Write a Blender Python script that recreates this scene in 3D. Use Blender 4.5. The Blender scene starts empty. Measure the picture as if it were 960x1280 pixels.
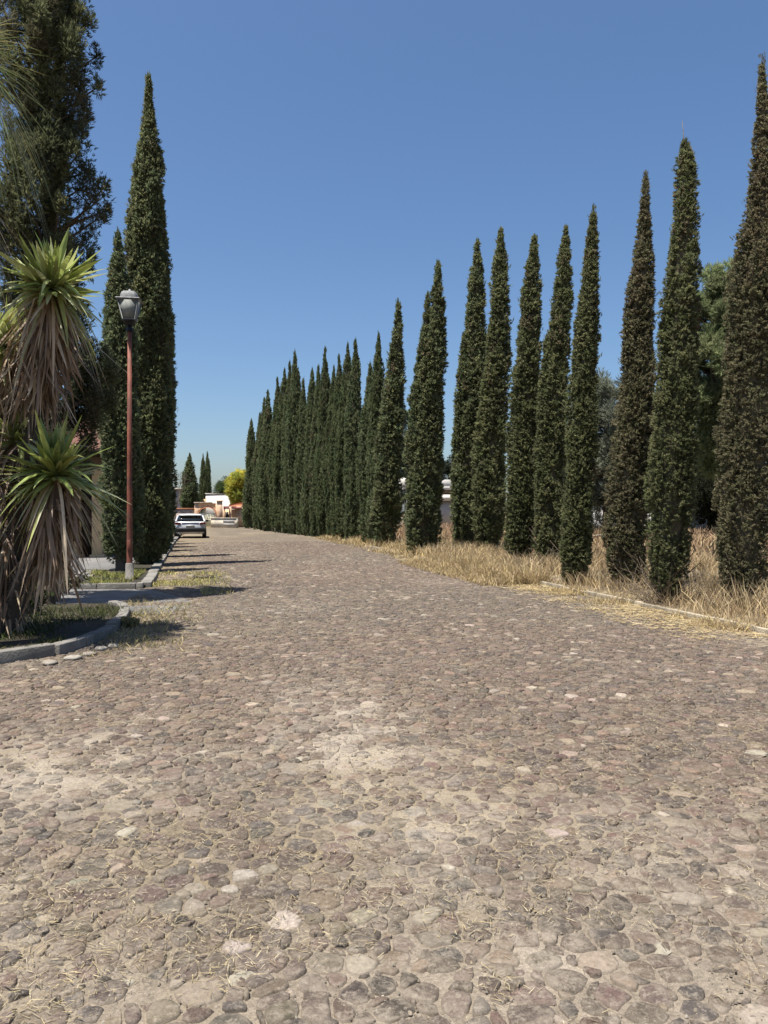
import bpy, math, random
import numpy as np
from mathutils import Vector

random.seed(7)
RNG = np.random.default_rng(11)
SC = bpy.context.scene
COL = SC.collection
R = math.radians
EYE = 1.55
FPX = 962.0            # focal length in photo pixels (960 x 1280 frame)
TH = R(12.6)           # the camera looks this far to the right of the road's direction
FW = np.array([math.sin(TH), math.cos(TH), 0.0])
RT = np.array([math.cos(TH), -math.sin(TH), 0.0])
UP = np.array([0, 0, 1.0])


def P(px, py, d):
    """surveyed point: photo bearing px/py at a measured distance d"""
    return RT * ((px - 480) / FPX * d) + FW * d + UP * (EYE + (640 - py) / FPX * d)


def G(px, py):
    p = P(px, py, EYE * FPX / (py - 640.0))
    p[2] = 0
    return p


def WX(px, Y):
    return Y * math.tan(TH + math.atan((px - 480) / FPX))


def WZ(px, py, Y):
    x = WX(px, Y)
    d = x * FW[0] + Y * FW[1]
    return EYE + (640 - py) / FPX * d


# ------------------------------------------------------------------ noise
def _hash(ix, iy, s):
    n = (ix * 374761393 + iy * 668265263 + s * 1442695041) & 0x7fffffff
    n = ((n ^ (n >> 13)) * 1274126177) & 0x7fffffff
    return ((n ^ (n >> 16)) & 0xffff) / 65535.0


def vnoise(x, y, s=0):
    x = np.asarray(x, float); y = np.asarray(y, float)
    ix = np.floor(x).astype(np.int64); iy = np.floor(y).astype(np.int64)
    fx = x - ix; fy = y - iy
    fx = fx * fx * (3 - 2 * fx); fy = fy * fy * (3 - 2 * fy)
    a = _hash(ix, iy, s); b = _hash(ix + 1, iy, s); c = _hash(ix, iy + 1, s); d = _hash(ix + 1, iy + 1, s)
    return (a * (1 - fx) + b * fx) * (1 - fy) + (c * (1 - fx) + d * fx) * fy


def fbm(x, y, s=0, o=4):
    r = 0; a = .5; t = 0
    for k in range(o):
        r = r + a * vnoise(x, y, s + k * 17); t += a
        x = np.asarray(x) * 2.03 + 5.1; y = np.asarray(y) * 2.03 + 1.7; a *= .5
    return r / t


def sstep(a, b, x):
    t = np.clip((x - a) / (b - a), 0, 1)
    return t * t * (3 - 2 * t)


# ------------------------------------------------------------------ materials
def nodes_of(m):
    m.use_nodes = True
    nt = m.node_tree
    return nt, nt.nodes, nt.links, nt.nodes['Principled BSDF']


def mat(name, c, rough=.7, var=.25, scale=6, bump=0.0, bscale=40, metal=0, attr=False, c2=None, spec=.3, trans=0, streak=None):
    """colour (constant or per-vertex 'col') broken up by two octaves of object-space noise, with bump"""
    c = tuple(.57 * v for v in c); c2 = c2 and tuple(.57 * v for v in c2)
    m = bpy.data.materials.new(name)
    nt, N, L, b = nodes_of(m)
    b.inputs['Roughness'].default_value = rough
    b.inputs['Metallic'].default_value = metal
    b.inputs['Specular IOR Level'].default_value = spec
    tc = N.new('ShaderNodeNewGeometry')
    vec = tc.outputs['Position']
    if streak:
        mp = N.new('ShaderNodeMapping'); mp.inputs['Scale'].default_value = streak
        L.new(vec, mp.inputs['Vector']); vec = mp.outputs['Vector']
    n1 = N.new('ShaderNodeTexNoise'); n1.inputs['Scale'].default_value = scale; n1.inputs['Detail'].default_value = 6
    n1.inputs['Roughness'].default_value = .65
    L.new(vec, n1.inputs['Vector'])
    ramp = N.new('ShaderNodeMapRange')
    ramp.inputs['From Min'].default_value = .3; ramp.inputs['From Max'].default_value = .7
    ramp.inputs['To Min'].default_value = 1 - var; ramp.inputs['To Max'].default_value = 1 + var
    L.new(n1.outputs['Fac'], ramp.inputs['Value'])
    if attr:
        a = N.new('ShaderNodeAttribute'); a.attribute_name = 'col'
        base = a.outputs['Color']
    else:
        rgb = N.new('ShaderNodeRGB'); rgb.outputs[0].default_value = (*c, 1)
        base = rgb.outputs[0]
        if c2:
            mx = N.new('ShaderNodeMix'); mx.data_type = 'RGBA'
            mx.inputs[7].default_value = (*c2, 1)
            L.new(base, mx.inputs[6])
            n3 = N.new('ShaderNodeTexNoise'); n3.inputs['Scale'].default_value = scale * .37; n3.inputs['Detail'].default_value = 5
            L.new(vec, n3.inputs['Vector'])
            r3 = N.new('ShaderNodeMapRange'); r3.inputs['From Min'].default_value = .42; r3.inputs['From Max'].default_value = .6
            L.new(n3.outputs['Fac'], r3.inputs['Value']); L.new(r3.outputs['Result'], mx.inputs[0])
            base = mx.outputs[2]
    if name in ('dry_grass_blade', 'yucca_leaf'):
        g_ = N.new('ShaderNodeVectorMath'); g_.operation = 'SCALE'; g_.inputs['Scale'].default_value = .95 if name[0] == 'd' else 1.0
        L.new(base, g_.inputs[0]); base = g_.outputs[0]
    sc = N.new('ShaderNodeVectorMath'); sc.operation = 'SCALE'
    L.new(base, sc.inputs[0]); L.new(ramp.outputs['Result'], sc.inputs['Scale'])
    L.new(sc.outputs[0], b.inputs['Base Color'])
    if bump:
        n2 = N.new('ShaderNodeTexNoise'); n2.inputs['Scale'].default_value = bscale; n2.inputs['Detail'].default_value = 5
        L.new(tc.outputs['Position'], n2.inputs['Vector'])
        bp = N.new('ShaderNodeBump'); bp.inputs['Strength'].default_value = bump; bp.inputs['Distance'].default_value = .02
        L.new(n2.outputs['Fac'], bp.inputs['Height']); L.new(bp.outputs['Normal'], b.inputs['Normal'])
    if trans:
        tr = N.new('ShaderNodeBsdfTranslucent'); L.new(sc.outputs[0], tr.inputs['Color'])
        ms = N.new('ShaderNodeMixShader'); ms.inputs[0].default_value = trans
        out = N['Material Output']
        L.new(b.outputs[0], ms.inputs[1]); L.new(tr.outputs[0], ms.inputs[2]); L.new(ms.outputs[0], out.inputs['Surface'])
    return m


def brick_mat(name, c1, c2, mortar, bw=.26, bh=.09, rough=.85, rot=None):
    c1, c2, mortar = (tuple(.59 * v for v in q) for q in (c1, c2, mortar))
    m = bpy.data.materials.new(name)
    nt, N, L, b = nodes_of(m)
    b.inputs['Roughness'].default_value = rough
    g = N.new('ShaderNodeNewGeometry')
    mp = N.new('ShaderNodeMapping'); mp.inputs['Rotation'].default_value = rot or (R(90), 0, 0)
    L.new(g.outputs['Position'], mp.inputs['Vector'])
    br = N.new('ShaderNodeTexBrick')
    br.inputs['Color1'].default_value = (*c1, 1); br.inputs['Color2'].default_value = (*c2, 1); br.inputs['Mortar'].default_value = (*mortar, 1)
    br.inputs['Scale'].default_value = 1; br.inputs['Brick Width'].default_value = bw; br.inputs['Row Height'].default_value = bh
    br.inputs['Mortar Size'].default_value = .012
    L.new(mp.outputs['Vector'], br.inputs['Vector'])
    n = N.new('ShaderNodeTexNoise'); n.inputs['Scale'].default_value = 3; n.inputs['Detail'].default_value = 6
    L.new(g.outputs['Position'], n.inputs['Vector'])
    r = N.new('ShaderNodeMapRange'); r.inputs['To Min'].default_value = .6; r.inputs['To Max'].default_value = 1.4
    L.new(n.outputs['Fac'], r.inputs['Value'])
    s = N.new('ShaderNodeVectorMath'); s.operation = 'SCALE'
    L.new(br.outputs['Color'], s.inputs[0]); L.new(r.outputs['Result'], s.inputs['Scale'])
    L.new(s.outputs[0], b.inputs['Base Color'])
    return m


def mathn(N, L, op, a, b=None, c=None):
    n = N.new('ShaderNodeMath'); n.operation = op
    for i, v in enumerate((a, b, c)):
        if v is None: continue
        if isinstance(v, (int, float)): n.inputs[i].default_value = v
        else: L.new(v, n.inputs[i])
    return n.outputs[0]


def noise(N, L, vec, scale, detail=4, rough=.6):
    n = N.new('ShaderNodeTexNoise'); n.inputs['Scale'].default_value = scale
    n.inputs['Detail'].default_value = detail; n.inputs['Roughness'].default_value = rough
    L.new(vec, n.inputs['Vector']); return n.outputs['Fac']


def rng_(N, L, v, a, b, c=0., d=1.):
    n = N.new('ShaderNodeMapRange'); n.inputs['From Min'].default_value = a; n.inputs['From Max'].default_value = b
    n.inputs['To Min'].default_value = c; n.inputs['To Max'].default_value = d
    L.new(v, n.inputs['Value']); return n.outputs['Result']


def mixc(N, L, f, a, b):
    n = N.new('ShaderNodeMix'); n.data_type = 'RGBA'
    if isinstance(f, float): n.inputs[0].default_value = f
    else: L.new(f, n.inputs[0])
    for i, v in ((6, a), (7, b)):
        if isinstance(v, tuple): n.inputs[i].default_value = (*v, 1)
        else: L.new(v, n.inputs[i])
    return n.outputs[2]


def scalec(N, L, c, f):
    s = N.new('ShaderNodeVectorMath'); s.operation = 'SCALE'
    L.new(c, s.inputs[0]); L.new(f, s.inputs['Scale']); return s.outputs[0]


DUST = (.270, .232, .186)
DIRT = (.27, .228, .172)
STRAW = (.225, .175, .095)


def stone_material():
    m = bpy.data.materials.new('cobblestone')
    nt, N, L, b = nodes_of(m)
    b.inputs['Roughness'].default_value = .8; b.inputs['Specular IOR Level'].default_value = .25
    g = N.new('ShaderNodeNewGeometry'); p = g.outputs['Position']
    a = N.new('ShaderNodeAttribute'); a.attribute_name = 'col'
    e = N.new('ShaderNodeAttribute'); e.attribute_name = 'edge'
    du = N.new('ShaderNodeAttribute'); du.attribute_name = 'dust'
    n_f = noise(N, L, p, 55, 6, .7)
    n_m = noise(N, L, p, 14, 5, .65)
    c = scalec(N, L, a.outputs['Color'], rng_(N, L, n_f, .3, .7, .6, 1.4))
    # dust film: more at the rim and in the dusty places
    f = mathn(N, L, 'MULTIPLY_ADD', e.outputs['Fac'], .55, rng_(N, L, n_m, .38, .68, -.42, .72))
    f = mathn(N, L, 'ADD', f, mathn(N, L, 'MULTIPLY', du.outputs['Fac'], .5))
    n_g = noise(N, L, p, 120, 3, .7)
    f = mathn(N, L, 'ADD', f, rng_(N, L, n_g, .3, .7, -.4, .4))
    cl = N.new('ShaderNodeClamp'); L.new(f, cl.inputs['Value'])
    dcol = mixc(N, L, du.outputs['Fac'], (.140, .114, .086), DUST)
    c = mixc(N, L, mathn(N, L, 'MULTIPLY', cl.outputs[0], .8), c, dcol)
    spk = rng_(N, L, noise(N, L, p, 34, 5, .8), .53, .60)           # caked pale grit
    c = mixc(N, L, mathn(N, L, 'MULTIPLY', spk, .42), c, DUST)
    dk = rng_(N, L, noise(N, L, p, 95, 4, .8), .40, .34)            # pores and chips
    c = mixc(N, L, mathn(N, L, 'MULTIPLY', dk, .55), c, (.04, .034, .028))
    L.new(c, b.inputs['Base Color'])
    bp = N.new('ShaderNodeBump'); bp.inputs['Strength'].default_value = .45; bp.inputs['Distance'].default_value = .012
    L.new(noise(N, L, p, 45, 7, .7), bp.inputs['Height']); L.new(bp.outputs['Normal'], b.inputs['Normal'])
    return m


def dirt_material(far=False):
    m = bpy.data.materials.new('cobbled_road_far' if far else 'road_dirt')
    nt, N, L, b = nodes_of(m)
    b.inputs['Roughness'].default_value = .9; b.inputs['Specular IOR Level'].default_value = .15
    g = N.new('ShaderNodeNewGeometry'); p = g.outputs['Position']
    du = N.new('ShaderNodeAttribute'); du.attribute_name = 'dust'
    st = N.new('ShaderNodeAttribute'); st.attribute_name = 'straw'
    c = mixc(N, L, rng_(N, L, noise(N, L, p, 9, 6, .7), .35, .65), (.100, .081, .060), (.172, .142, .106))
    c = mixc(N, L, mathn(N, L, 'MULTIPLY', du.outputs['Fac'], .9), c, DUST)
    c = scalec(N, L, c, rng_(N, L, noise(N, L, p, 70, 6, .8), .32, .68, .58, 1.42))
    c = scalec(N, L, c, rng_(N, L, noise(N, L, p, 230, 2, .7), .3, .7, .78, 1.22))
    dk = rng_(N, L, noise(N, L, p, 85, 4, .8), .42, .35)
    c = mixc(N, L, mathn(N, L, 'MULTIPLY', dk, .5), c, (.045, .037, .028))
    sn = rng_(N, L, noise(N, L, p, 30, 5, .75), .4, .62)
    c = mixc(N, L, mathn(N, L, 'MULTIPLY', sn, st.outputs['Fac']), c, STRAW)
    hgt = noise(N, L, p, 60, 6, .75)
    if far:
        dn = N.new('ShaderNodeTexNoise'); dn.inputs['Scale'].default_value = 5
        L.new(p, dn.inputs['Vector'])
        add = N.new('ShaderNodeVectorMath'); add.operation = 'MULTIPLY_ADD'
        L.new(dn.outputs['Color'], add.inputs[0]); add.inputs[1].default_value = (.12, .12, .12); L.new(p, add.inputs[2])
        v2 = N.new('ShaderNodeTexVoronoi'); v2.inputs['Scale'].default_value = 9.0
        L.new(add.outputs[0], v2.inputs['Vector'])
        sep = N.new('ShaderNodeSeparateColor'); L.new(v2.outputs['Color'], sep.inputs[0])
        sc_ = mixc(N, L, sep.outputs[0], (.062, .047, .037), (.135, .105, .082))
        sc_ = mixc(N, L, rng_(N, L, sep.outputs[1], .93, .96), sc_, (.21, .19, .155))
        f = rng_(N, L, v2.outputs['Distance'], .3, .62, 1., 0.)
        f = mathn(N, L, 'MULTIPLY', f, mathn(N, L, 'SUBTRACT', 1.0, mathn(N, L, 'MULTIPLY', st.outputs['Fac'], .75)))
        c = mixc(N, L, f, c, sc_)
        hgt = mathn(N, L, 'MULTIPLY_ADD', f, 1.5, hgt)
    L.new(c, b.inputs['Base Color'])
    bp = N.new('ShaderNodeBump'); bp.inputs['Strength'].default_value = .5; bp.inputs['Distance'].default_value = .015
    L.new(hgt, bp.inputs['Height']); L.new(bp.outputs['Normal'], b.inputs['Normal'])
    return m


M = dict(
    stone=stone_material(), dirt=dirt_material(), far=dirt_material(True),
    field=mat('dry_earth', (.30, .225, .135), .95, .35, 1.3, .6, 9, c2=(.22, .16, .10)),
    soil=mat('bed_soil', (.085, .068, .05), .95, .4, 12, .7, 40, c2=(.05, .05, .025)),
    verge=mat('verge_earth', (.33, .26, .155), .95, .35, 8, .6, 40, c2=(.24, .19, .13)),
    leaf=mat('cypress_foliage', (1, 1, 1), .75, .25, 5, attr=True, spec=.12, trans=.52),
    core=mat('cypress_twigs', (.16, .14, .09), .9, .3, 20, spec=.1),
    bark=mat('bark', (.13, .10, .075), .95, .35, 10, .8, 30, streak=(1, 1, .25)),
    greybark=mat('yucca_bark', (.15, .125, .1), .95, .35, 14, .9, 35, streak=(1, 1, 3)),
    blade=mat('yucca_leaf', (1, 1, 1), .42, .15, 8, attr=True, spec=.4, trans=.25),
    grass=mat('dry_grass_blade', (1, 1, 1), .8, .2, 3, attr=True, spec=.15, trans=.2),
    conc=mat('concrete', (.36, .34, .31), .85, .18, 5, .4, 50, c2=(.28, .265, .24)),
    conc_dark=mat('driveway_concrete', (.30, .29, .275), .85, .2, 3, .4, 40, c2=(.24, .23, .22)),
    kerb=mat('kerb_concrete', (.33, .31, .275), .9, .25, 7, .6, 40, c2=(.24, .225, .2)),
    kerbpale=mat('pale_kerb_concrete', (.62, .53, .39), .9, .25, 7, .6, 40, c2=(.34, .29, .21)),
    rust=mat('red_oxide_paint', (.36, .115, .07), .65, .4, 11, .3, 50, c2=(.22, .085, .06), streak=(1, 1, .35)),
    cement=mat('cement_footing', (.3, .28, .25), .9, .25, 20, .6, 60),
    black=mat('black_metal', (.018, .018, .018), .5, .2, 20),
    alu=mat('weathered_aluminium', (.30, .31, .31), .65, .35, 14, .4, 60, metal=.15),
    wall=mat('tan_render_wall', (.30, .22, .155), .9, .2, 3, .3, 40, c2=(.25, .18, .125)),
    cream=mat('cream_plaster', (.98, .72, .42), .85, .12, 3, .2, 40),
    wood=mat('dark_wood', (.05, .03, .02), .6, .3, 9, streak=(6, 6, .6)),
    tile=mat('clay_roof_tile', (.20, .09, .06), .85, .35, 6, .4, 40, c2=(.2, .1, .07)),
    white=mat('white_render', (1.05, .99, .88), .85, .07, 2, .2, 40),
    grey_wall=mat('grey_render', (.62, .60, .58), .9, .12, 2, .2, 30),
    orange=mat('terracotta_render', (.75, .32, .17), .85, .15, 2, .2, 30),
    redtile=mat('dark_red_tile', (.16, .035, .03), .7, .25, 8),
    brick=brick_mat('red_brick', (.85, .53, .33), (.66, .40, .24), (.8, .62, .46)),
    rubble=mat('stone_wall', (.70, .56, .46), .9, .35, 5, .9, 9, c2=(.30, .24, .20)),
    gstone=mat('pale_stone_wall', (1.0, .86, .66), .9, .2, 4, .5, 9, c2=(.72, .66, .56)),
    gateiron=mat('cream_gate_paint', (1.3, 1.22, .9), .5, .12, 5),
    carpaint=mat('white_car_paint', (.86, .88, .91), .25, .03, 3, spec=.6),
    glass=mat('dark_car_glass', (.012, .016, .018), .06, .1, 3, spec=.8),
    plastic=mat('black_plastic', (.02, .02, .022), .55, .15, 20),
    tyre=mat('tyre_rubber', (.02, .02, .02), .85, .2, 30),
    rim=mat('alloy_rim', (.45, .46, .48), .3, .1, 10, metal=.8),
    redlamp=mat('red_tail_lamp', (.22, .008, .008), .15, .05, 10, spec=.6),
    plate=mat('pale_number_plate', (.6, .6, .58), .5, .05, 10),
    chrome=mat('chrome', (.6, .6, .6), .15, .03, 10, metal=1),
    deadwood=mat('dead_twig', (.27, .21, .145), .9, .3, 10),
    pebble=mat('pale_pebble', (.45, .41, .35), .85, .25, 10, .6, 40, c2=(.36, .31, .25)),
)
# lantern panes: ribbed, greyed acrylic
def lamp_glass():
    m = bpy.data.materials.new('grey_lantern_pane')
    nt, N, L, b = nodes_of(m)
    b.inputs['Base Color'].default_value = (.22, .24, .24, 1)
    b.inputs['Roughness'].default_value = .6; b.inputs['Specular IOR Level'].default_value = .25
    b.inputs['Transmission Weight'].default_value = 0.0
    g = N.new('ShaderNodeNewGeometry')
    c = rng_(N, L, noise(N, L, g.outputs['Position'], 9, 5), .3, .7, .75, 1.25)
    rgb = N.new('ShaderNodeRGB'); rgb.outputs[0].default_value = (.20, .215, .205, 1)
    L.new(scalec(N, L, rgb.outputs[0], c), b.inputs['Base Color'])
    return m
M['pane'] = lamp_glass()


# ------------------------------------------------------------------ mesh building
class MB:
    def __init__(s):
        s.V = []; s.F = []; s.n = 0; s.attr = {}

    def add(s, V, F, mi=0, **at):
        V = np.asarray(V, float).reshape(-1, 3)
        if isinstance(F, np.ndarray): Fs = [F]
        else:
            by = {}
            for f in F: by.setdefault(len(f), []).append(f)
            Fs = [np.array(v) for v in by.values()]
        for f in Fs: s.F.append((f + s.n, mi))
        s.V.append(V)
        for k, v in at.items():
            v = np.asarray(v, float)
            if k == 'col': v = np.broadcast_to(v, (len(V), 3))
            else: v = np.broadcast_to(v, (len(V),))
            s.attr.setdefault(k, []).append((s.n, v))
        s.n += len(V)
        return s

    def box(s, lo, hi, mi=0):
        x0, y0, z0 = lo; x1, y1, z1 = hi
        V = [(x0, y0, z0), (x1, y0, z0), (x1, y1, z0), (x0, y1, z0), (x0, y0, z1), (x1, y0, z1), (x1, y1, z1), (x0, y1, z1)]
        F = np.array([(0, 3, 2, 1), (4, 5, 6, 7), (0, 1, 5, 4), (1, 2, 6, 5), (2, 3, 7, 6), (3, 0, 4, 7)])
        return s.add(V, F, mi)

    def obox(s, c, ax, ay, az, mi=0):
        """box from centre and three half-axis vectors"""
        c, ax, ay, az = map(np.asarray, (c, ax, ay, az))
        V = [c + i * ax + j * ay + k * az for k in (-1, 1) for (i, j) in ((-1, -1), (1, -1), (1, 1), (-1, 1))]
        F = np.array([(0, 3, 2, 1), (4, 5, 6, 7), (0, 1, 5, 4), (1, 2, 6, 5), (2, 3, 7, 6), (3, 0, 4, 7)])
        return s.add(V, F, mi)

    def tube(s, pts, rad, seg=8, mi=0, cap=True, **at):
        pts = np.asarray(pts, float); n = len(pts)
        rad = np.broadcast_to(np.asarray(rad, float), (n,))
        t = np.gradient(pts, axis=0); t /= np.linalg.norm(t, axis=1, keepdims=True) + 1e-9
        ref = np.array([1., 0, 0]) if abs(t[0][0]) < .8 else np.array([0, 1., 0])
        a = np.cross(t, ref); a /= np.linalg.norm(a, axis=1, keepdims=True) + 1e-9
        b = np.cross(t, a)
        an = np.arange(seg) * 2 * math.pi / seg
        V = pts[:, None] + rad[:, None, None] * (np.cos(an)[None, :, None] * a[:, None] + np.sin(an)[None, :, None] * b[:, None])
        i = np.arange(n - 1)[:, None] * seg; j = np.arange(seg)[None]; j2 = (j + 1) % seg
        F = np.stack([i + j, i + j2, i + seg + j2, i + seg + j], -1).reshape(-1, 4)
        F = [tuple(f) for f in F]
        if cap: F += [tuple(range(seg)), tuple(range((n - 1) * seg, n * seg))]
        return s.add(V, F, mi, **at)

    def prism(s, poly, axis, a, b, mi=0):
        """polygon in two coordinates extruded along the third (axis 0/1/2) from a to b"""
        n = len(poly); V = []
        for q in (a, b):
            for (u, v) in poly:
                V.append({0: (q, u, v), 1: (u, q, v), 2: (u, v, q)}[axis])
        F = [tuple(range(n)), tuple(range(2 * n - 1, n - 1, -1))] + [(i, (i + 1) % n, n + (i + 1) % n, n + i) for i in range(n)]
        return s.add(V, F, mi)

    def ribbons(s, C, W, side, col, fold=0., mi=0):
        """C (N,S,3) centre lines, W (N,S) half widths, side (N,3); fold>0 gives a V section"""
        C = np.asarray(C); n, S, _ = C.shape
        sd = side[:, None, :] * W[..., None]
        if fold:
            t = np.gradient(C, axis=1); nn = np.cross(t, np.broadcast_to(side[:, None, :], t.shape))
            nn /= np.linalg.norm(nn, axis=2, keepdims=True) + 1e-9
            up = nn * (W * fold)[..., None]
            V = np.stack([C - sd + up, C, C + sd + up], 2); k = 3
        else:
            V = np.stack([C - sd, C + sd], 2); k = 2
        base = (np.arange(n) * S * k)[:, None, None]
        r = (np.arange(S - 1) * k)[None, :, None]; q = np.arange(k - 1)[None, None]
        a = base + r + q
        F = np.stack([a, a + 1, a + k + 1, a + k], -1).reshape(-1, 4)
        c = np.asarray(col)
        if c.ndim == 2 and c.shape[0] == n: c = np.repeat(c, S * k, 0)
        elif c.ndim == 3: c = np.repeat(c.reshape(n * S, 3), k, 0)
        return s.add(V, F, mi, col=c)

    def mesh(s, name, mats, smooth=False):
        V = np.concatenate(s.V).astype(np.float32)
        me = bpy.data.meshes.new(name)
        me.vertices.add(len(V)); me.vertices.foreach_set('co', V.ravel())
        L = np.concatenate([f.ravel() for f, _ in s.F]).astype(np.int32)
        cnt = np.concatenate([np.full(len(f), f.shape[1]) for f, _ in s.F]).astype(np.int32)
        mi = np.concatenate([np.full(len(f), m) for f, m in s.F]).astype(np.int32)
        me.loops.add(len(L)); me.loops.foreach_set('vertex_index', L)
        st = np.concatenate([[0], np.cumsum(cnt)[:-1]]).astype(np.int32)
        me.polygons.add(len(cnt)); me.polygons.foreach_set('loop_start', st)
        me.polygons.foreach_set('material_index', mi)
        if smooth: me.polygons.foreach_set('use_smooth', np.ones(len(cnt), bool))
        me.update(calc_edges=True); me.validate()
        for k, lst in s.attr.items():
            if k == 'col':
                arr = np.ones((s.n, 4), np.float32)
                for o, v in lst: arr[o:o + len(v), :3] = v
                a = me.attributes.new('col', 'FLOAT_COLOR', 'POINT'); a.data.foreach_set('color', arr.ravel())
            else:
                arr = np.zeros(s.n, np.float32)
                for o, v in lst: arr[o:o + len(v)] = v
                a = me.attributes.new(k, 'FLOAT', 'POINT'); a.data.foreach_set('value', arr)
        for m in (mats if isinstance(mats, (list, tuple)) else [mats]): me.materials.append(m)
        return me

    def build(s, name, mats, parent=None, smooth=False, bevel=0, loc=None):
        me = s.mesh(name, mats, smooth)
        o = bpy.data.objects.new(name, me); COL.objects.link(o)
        if parent: o.parent = parent
        if loc is not None: o.location = loc
        if bevel:
            b = o.modifiers.new('bevel', 'BEVEL'); b.width = bevel; b.segments = 2; b.limit_method = 'ANGLE'
        return o


def tag(o, label, cat, group=None):
    o['label'] = label; o['category'] = cat
    if group: o['group'] = group
    return o


def thing(name, label, cat, loc=(0, 0, 0), group=None, rz=0):
    o = bpy.data.objects.new(name, None); COL.objects.link(o)
    o.location = tuple(loc); o.rotation_euler = (0, 0, rz); o.empty_display_size = .3
    return tag(o, label, cat, group)


def struct(o):
    o['kind'] = 'structure'; return o


def stuff(o, label, cat):
    o['kind'] = 'stuff'; o['label'] = label; o['category'] = cat; return o


def unit(n, rng=RNG):
    v = rng.normal(size=(n, 3)); return v / np.linalg.norm(v, axis=1, keepdims=True)


def norm(v):
    return v / (np.linalg.norm(v, axis=-1, keepdims=True) + 1e-9)


# ------------------------------------------------------------------ camera, sun, sky
cam = bpy.data.cameras.new('camera'); co = bpy.data.objects.new('camera', cam); COL.objects.link(co)
co.location = (0, 0, EYE); co.rotation_euler = (R(90), 0, -TH)
cam.sensor_fit = 'AUTO'; cam.sensor_width = 36; cam.lens = 36 * FPX / 1280
cam.clip_start = .05; cam.clip_end = 4000
SC.camera = co
EL = R(74)
sdir = np.array([-.90 * math.cos(EL), -.43 * math.cos(EL), math.sin(EL)])
sl = bpy.data.lights.new('sun', 'SUN'); so = bpy.data.objects.new('sun', sl); COL.objects.link(so)
sl.energy = 4.2; sl.angle = R(.53); sl.color = (1, .95, .87)
so.rotation_euler = Vector(sdir).to_track_quat('Z', 'Y').to_euler(); so.location = (0, 0, 30)
w = bpy.data.worlds.new('World'); SC.world = w; w.use_nodes = True
wn = w.node_tree; bg = wn.nodes['Background']
sky = wn.nodes.new('ShaderNodeTexSky'); sky.sky_type = 'NISHITA'; sky.sun_disc = False
sky.sun_elevation = EL; sky.sun_rotation = math.atan2(sdir[0], sdir[1])
sky.altitude = 0; sky.air_density = 1.0; sky.dust_density = 1.5; sky.ozone_density = 5
hs_ = wn.nodes.new('ShaderNodeHueSaturation'); hs_.inputs['Saturation'].default_value = 1.09
wn.links.new(sky.outputs[0], hs_.inputs['Color']); wn.links.new(hs_.outputs[0], bg.inputs[0]); bg.inputs[1].default_value = .060
SC.view_settings.view_transform = 'Standard'; SC.view_settings.look = 'None'
SC.view_settings.exposure = 1.25; SC.view_settings.gamma = 1
SC.render.engine = 'CYCLES'
try:
    SC.cycles.use_denoising = True
    SC.cycles.max_bounces = 6; SC.cycles.diffuse_bounces = 3; SC.cycles.transmission_bounces = 4
    SC.cycles.transparent_max_bounces = 4
except Exception:
    pass

# ------------------------------------------------------------------ ground and road
def ground():
    mb = MB()
    a = np.concatenate([-np.geomspace(60, 1500, 14)[::-1], np.linspace(-55, 55, 45), np.geomspace(60, 1500, 14)])
    X, Y = np.meshgrid(a, a + 20, indexing='ij')
    Z = -.06 + .05 * fbm(X * .3, Y * .3, 3) * (np.abs(X) < 60)
    n = len(a); idx = np.arange(n * n).reshape(n, n)
    F = np.stack([idx[:-1, :-1], idx[1:, :-1], idx[1:, 1:], idx[:-1, 1:]], -1).reshape(-1, 4)
    mb.add(np.stack([X, Y, Z], -1).reshape(-1, 3), F)
    return struct(mb.build('ground', M['field'], smooth=True))


ground()
RX = 6.78                                    # right kerb line


def right_edge(y):
    return RX - 3.4 * sstep(44, 74, y) + .1 * np.sin(y * .9)


def left_edge(y):
    return np.where(y < 12.2, -1.15 - 8 * sstep(12.2, 8, y) , -1.4 - .35 * sstep(16, 34, y))


def dust_at(x, y):
    """pale bare-dust places: wheel-worn patches between the stones"""
    d = fbm(x * .55 + 3.3, y * .3 + 1.2, 41, 4)
    t = sstep(.58, .76, d) * .4
    for (px, py, rx, ry, a) in ((435, 920, .6, 1.7, 1.), (540, 1030, .5, .5, .9), (90, 960, .7, 1.0, .9), (40, 1110, .35, .3, .7), (690, 1200, .3, .22, .8),
                                (800, 1110, .35, .35, .6), (280, 960, .6, .5, .5), (200, 1150, .5, .2, .5)):
        g = G(px, py)
        q = ((x - g[0]) / rx) ** 2 + ((y - g[1]) / ry) ** 2
        t = np.maximum(t, a * np.exp(-q) * np.clip(2.4 * fbm(x * 5, y * 5, 9, 3) - .45, 0, 1.2))
    return np.clip(t, 0, 1)


def straw_at(x, y):
    s = sstep(.5, .7, fbm(x * .8, y * .5, 77)) * .45
    e = RX - x
    s = np.maximum(s, sstep(1.7, .2, e) * (.5 + .6 * vnoise(x * 2, y * 2, 5)))       # by the right kerb
    l = x + 1.5
    s = np.maximum(s, sstep(2.6, .3, l) * sstep(10, 13, y) * (.55 + .6 * vnoise(x * 2, y * 2, 6)))   # by the left kerb
    p = G(180, 800)
    s = np.maximum(s, np.exp(-((x - p[0]) / .9) ** 2 - ((y - p[1]) / 1.6) ** 2))
    s = np.maximum(s, .25 * sstep(.5, -1.8, x))
    return np.clip(s, 0, 1)


def relief(x, y):
    return .05 * (fbm(x * .35, y * .35, 21, 3) - .5)


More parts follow.
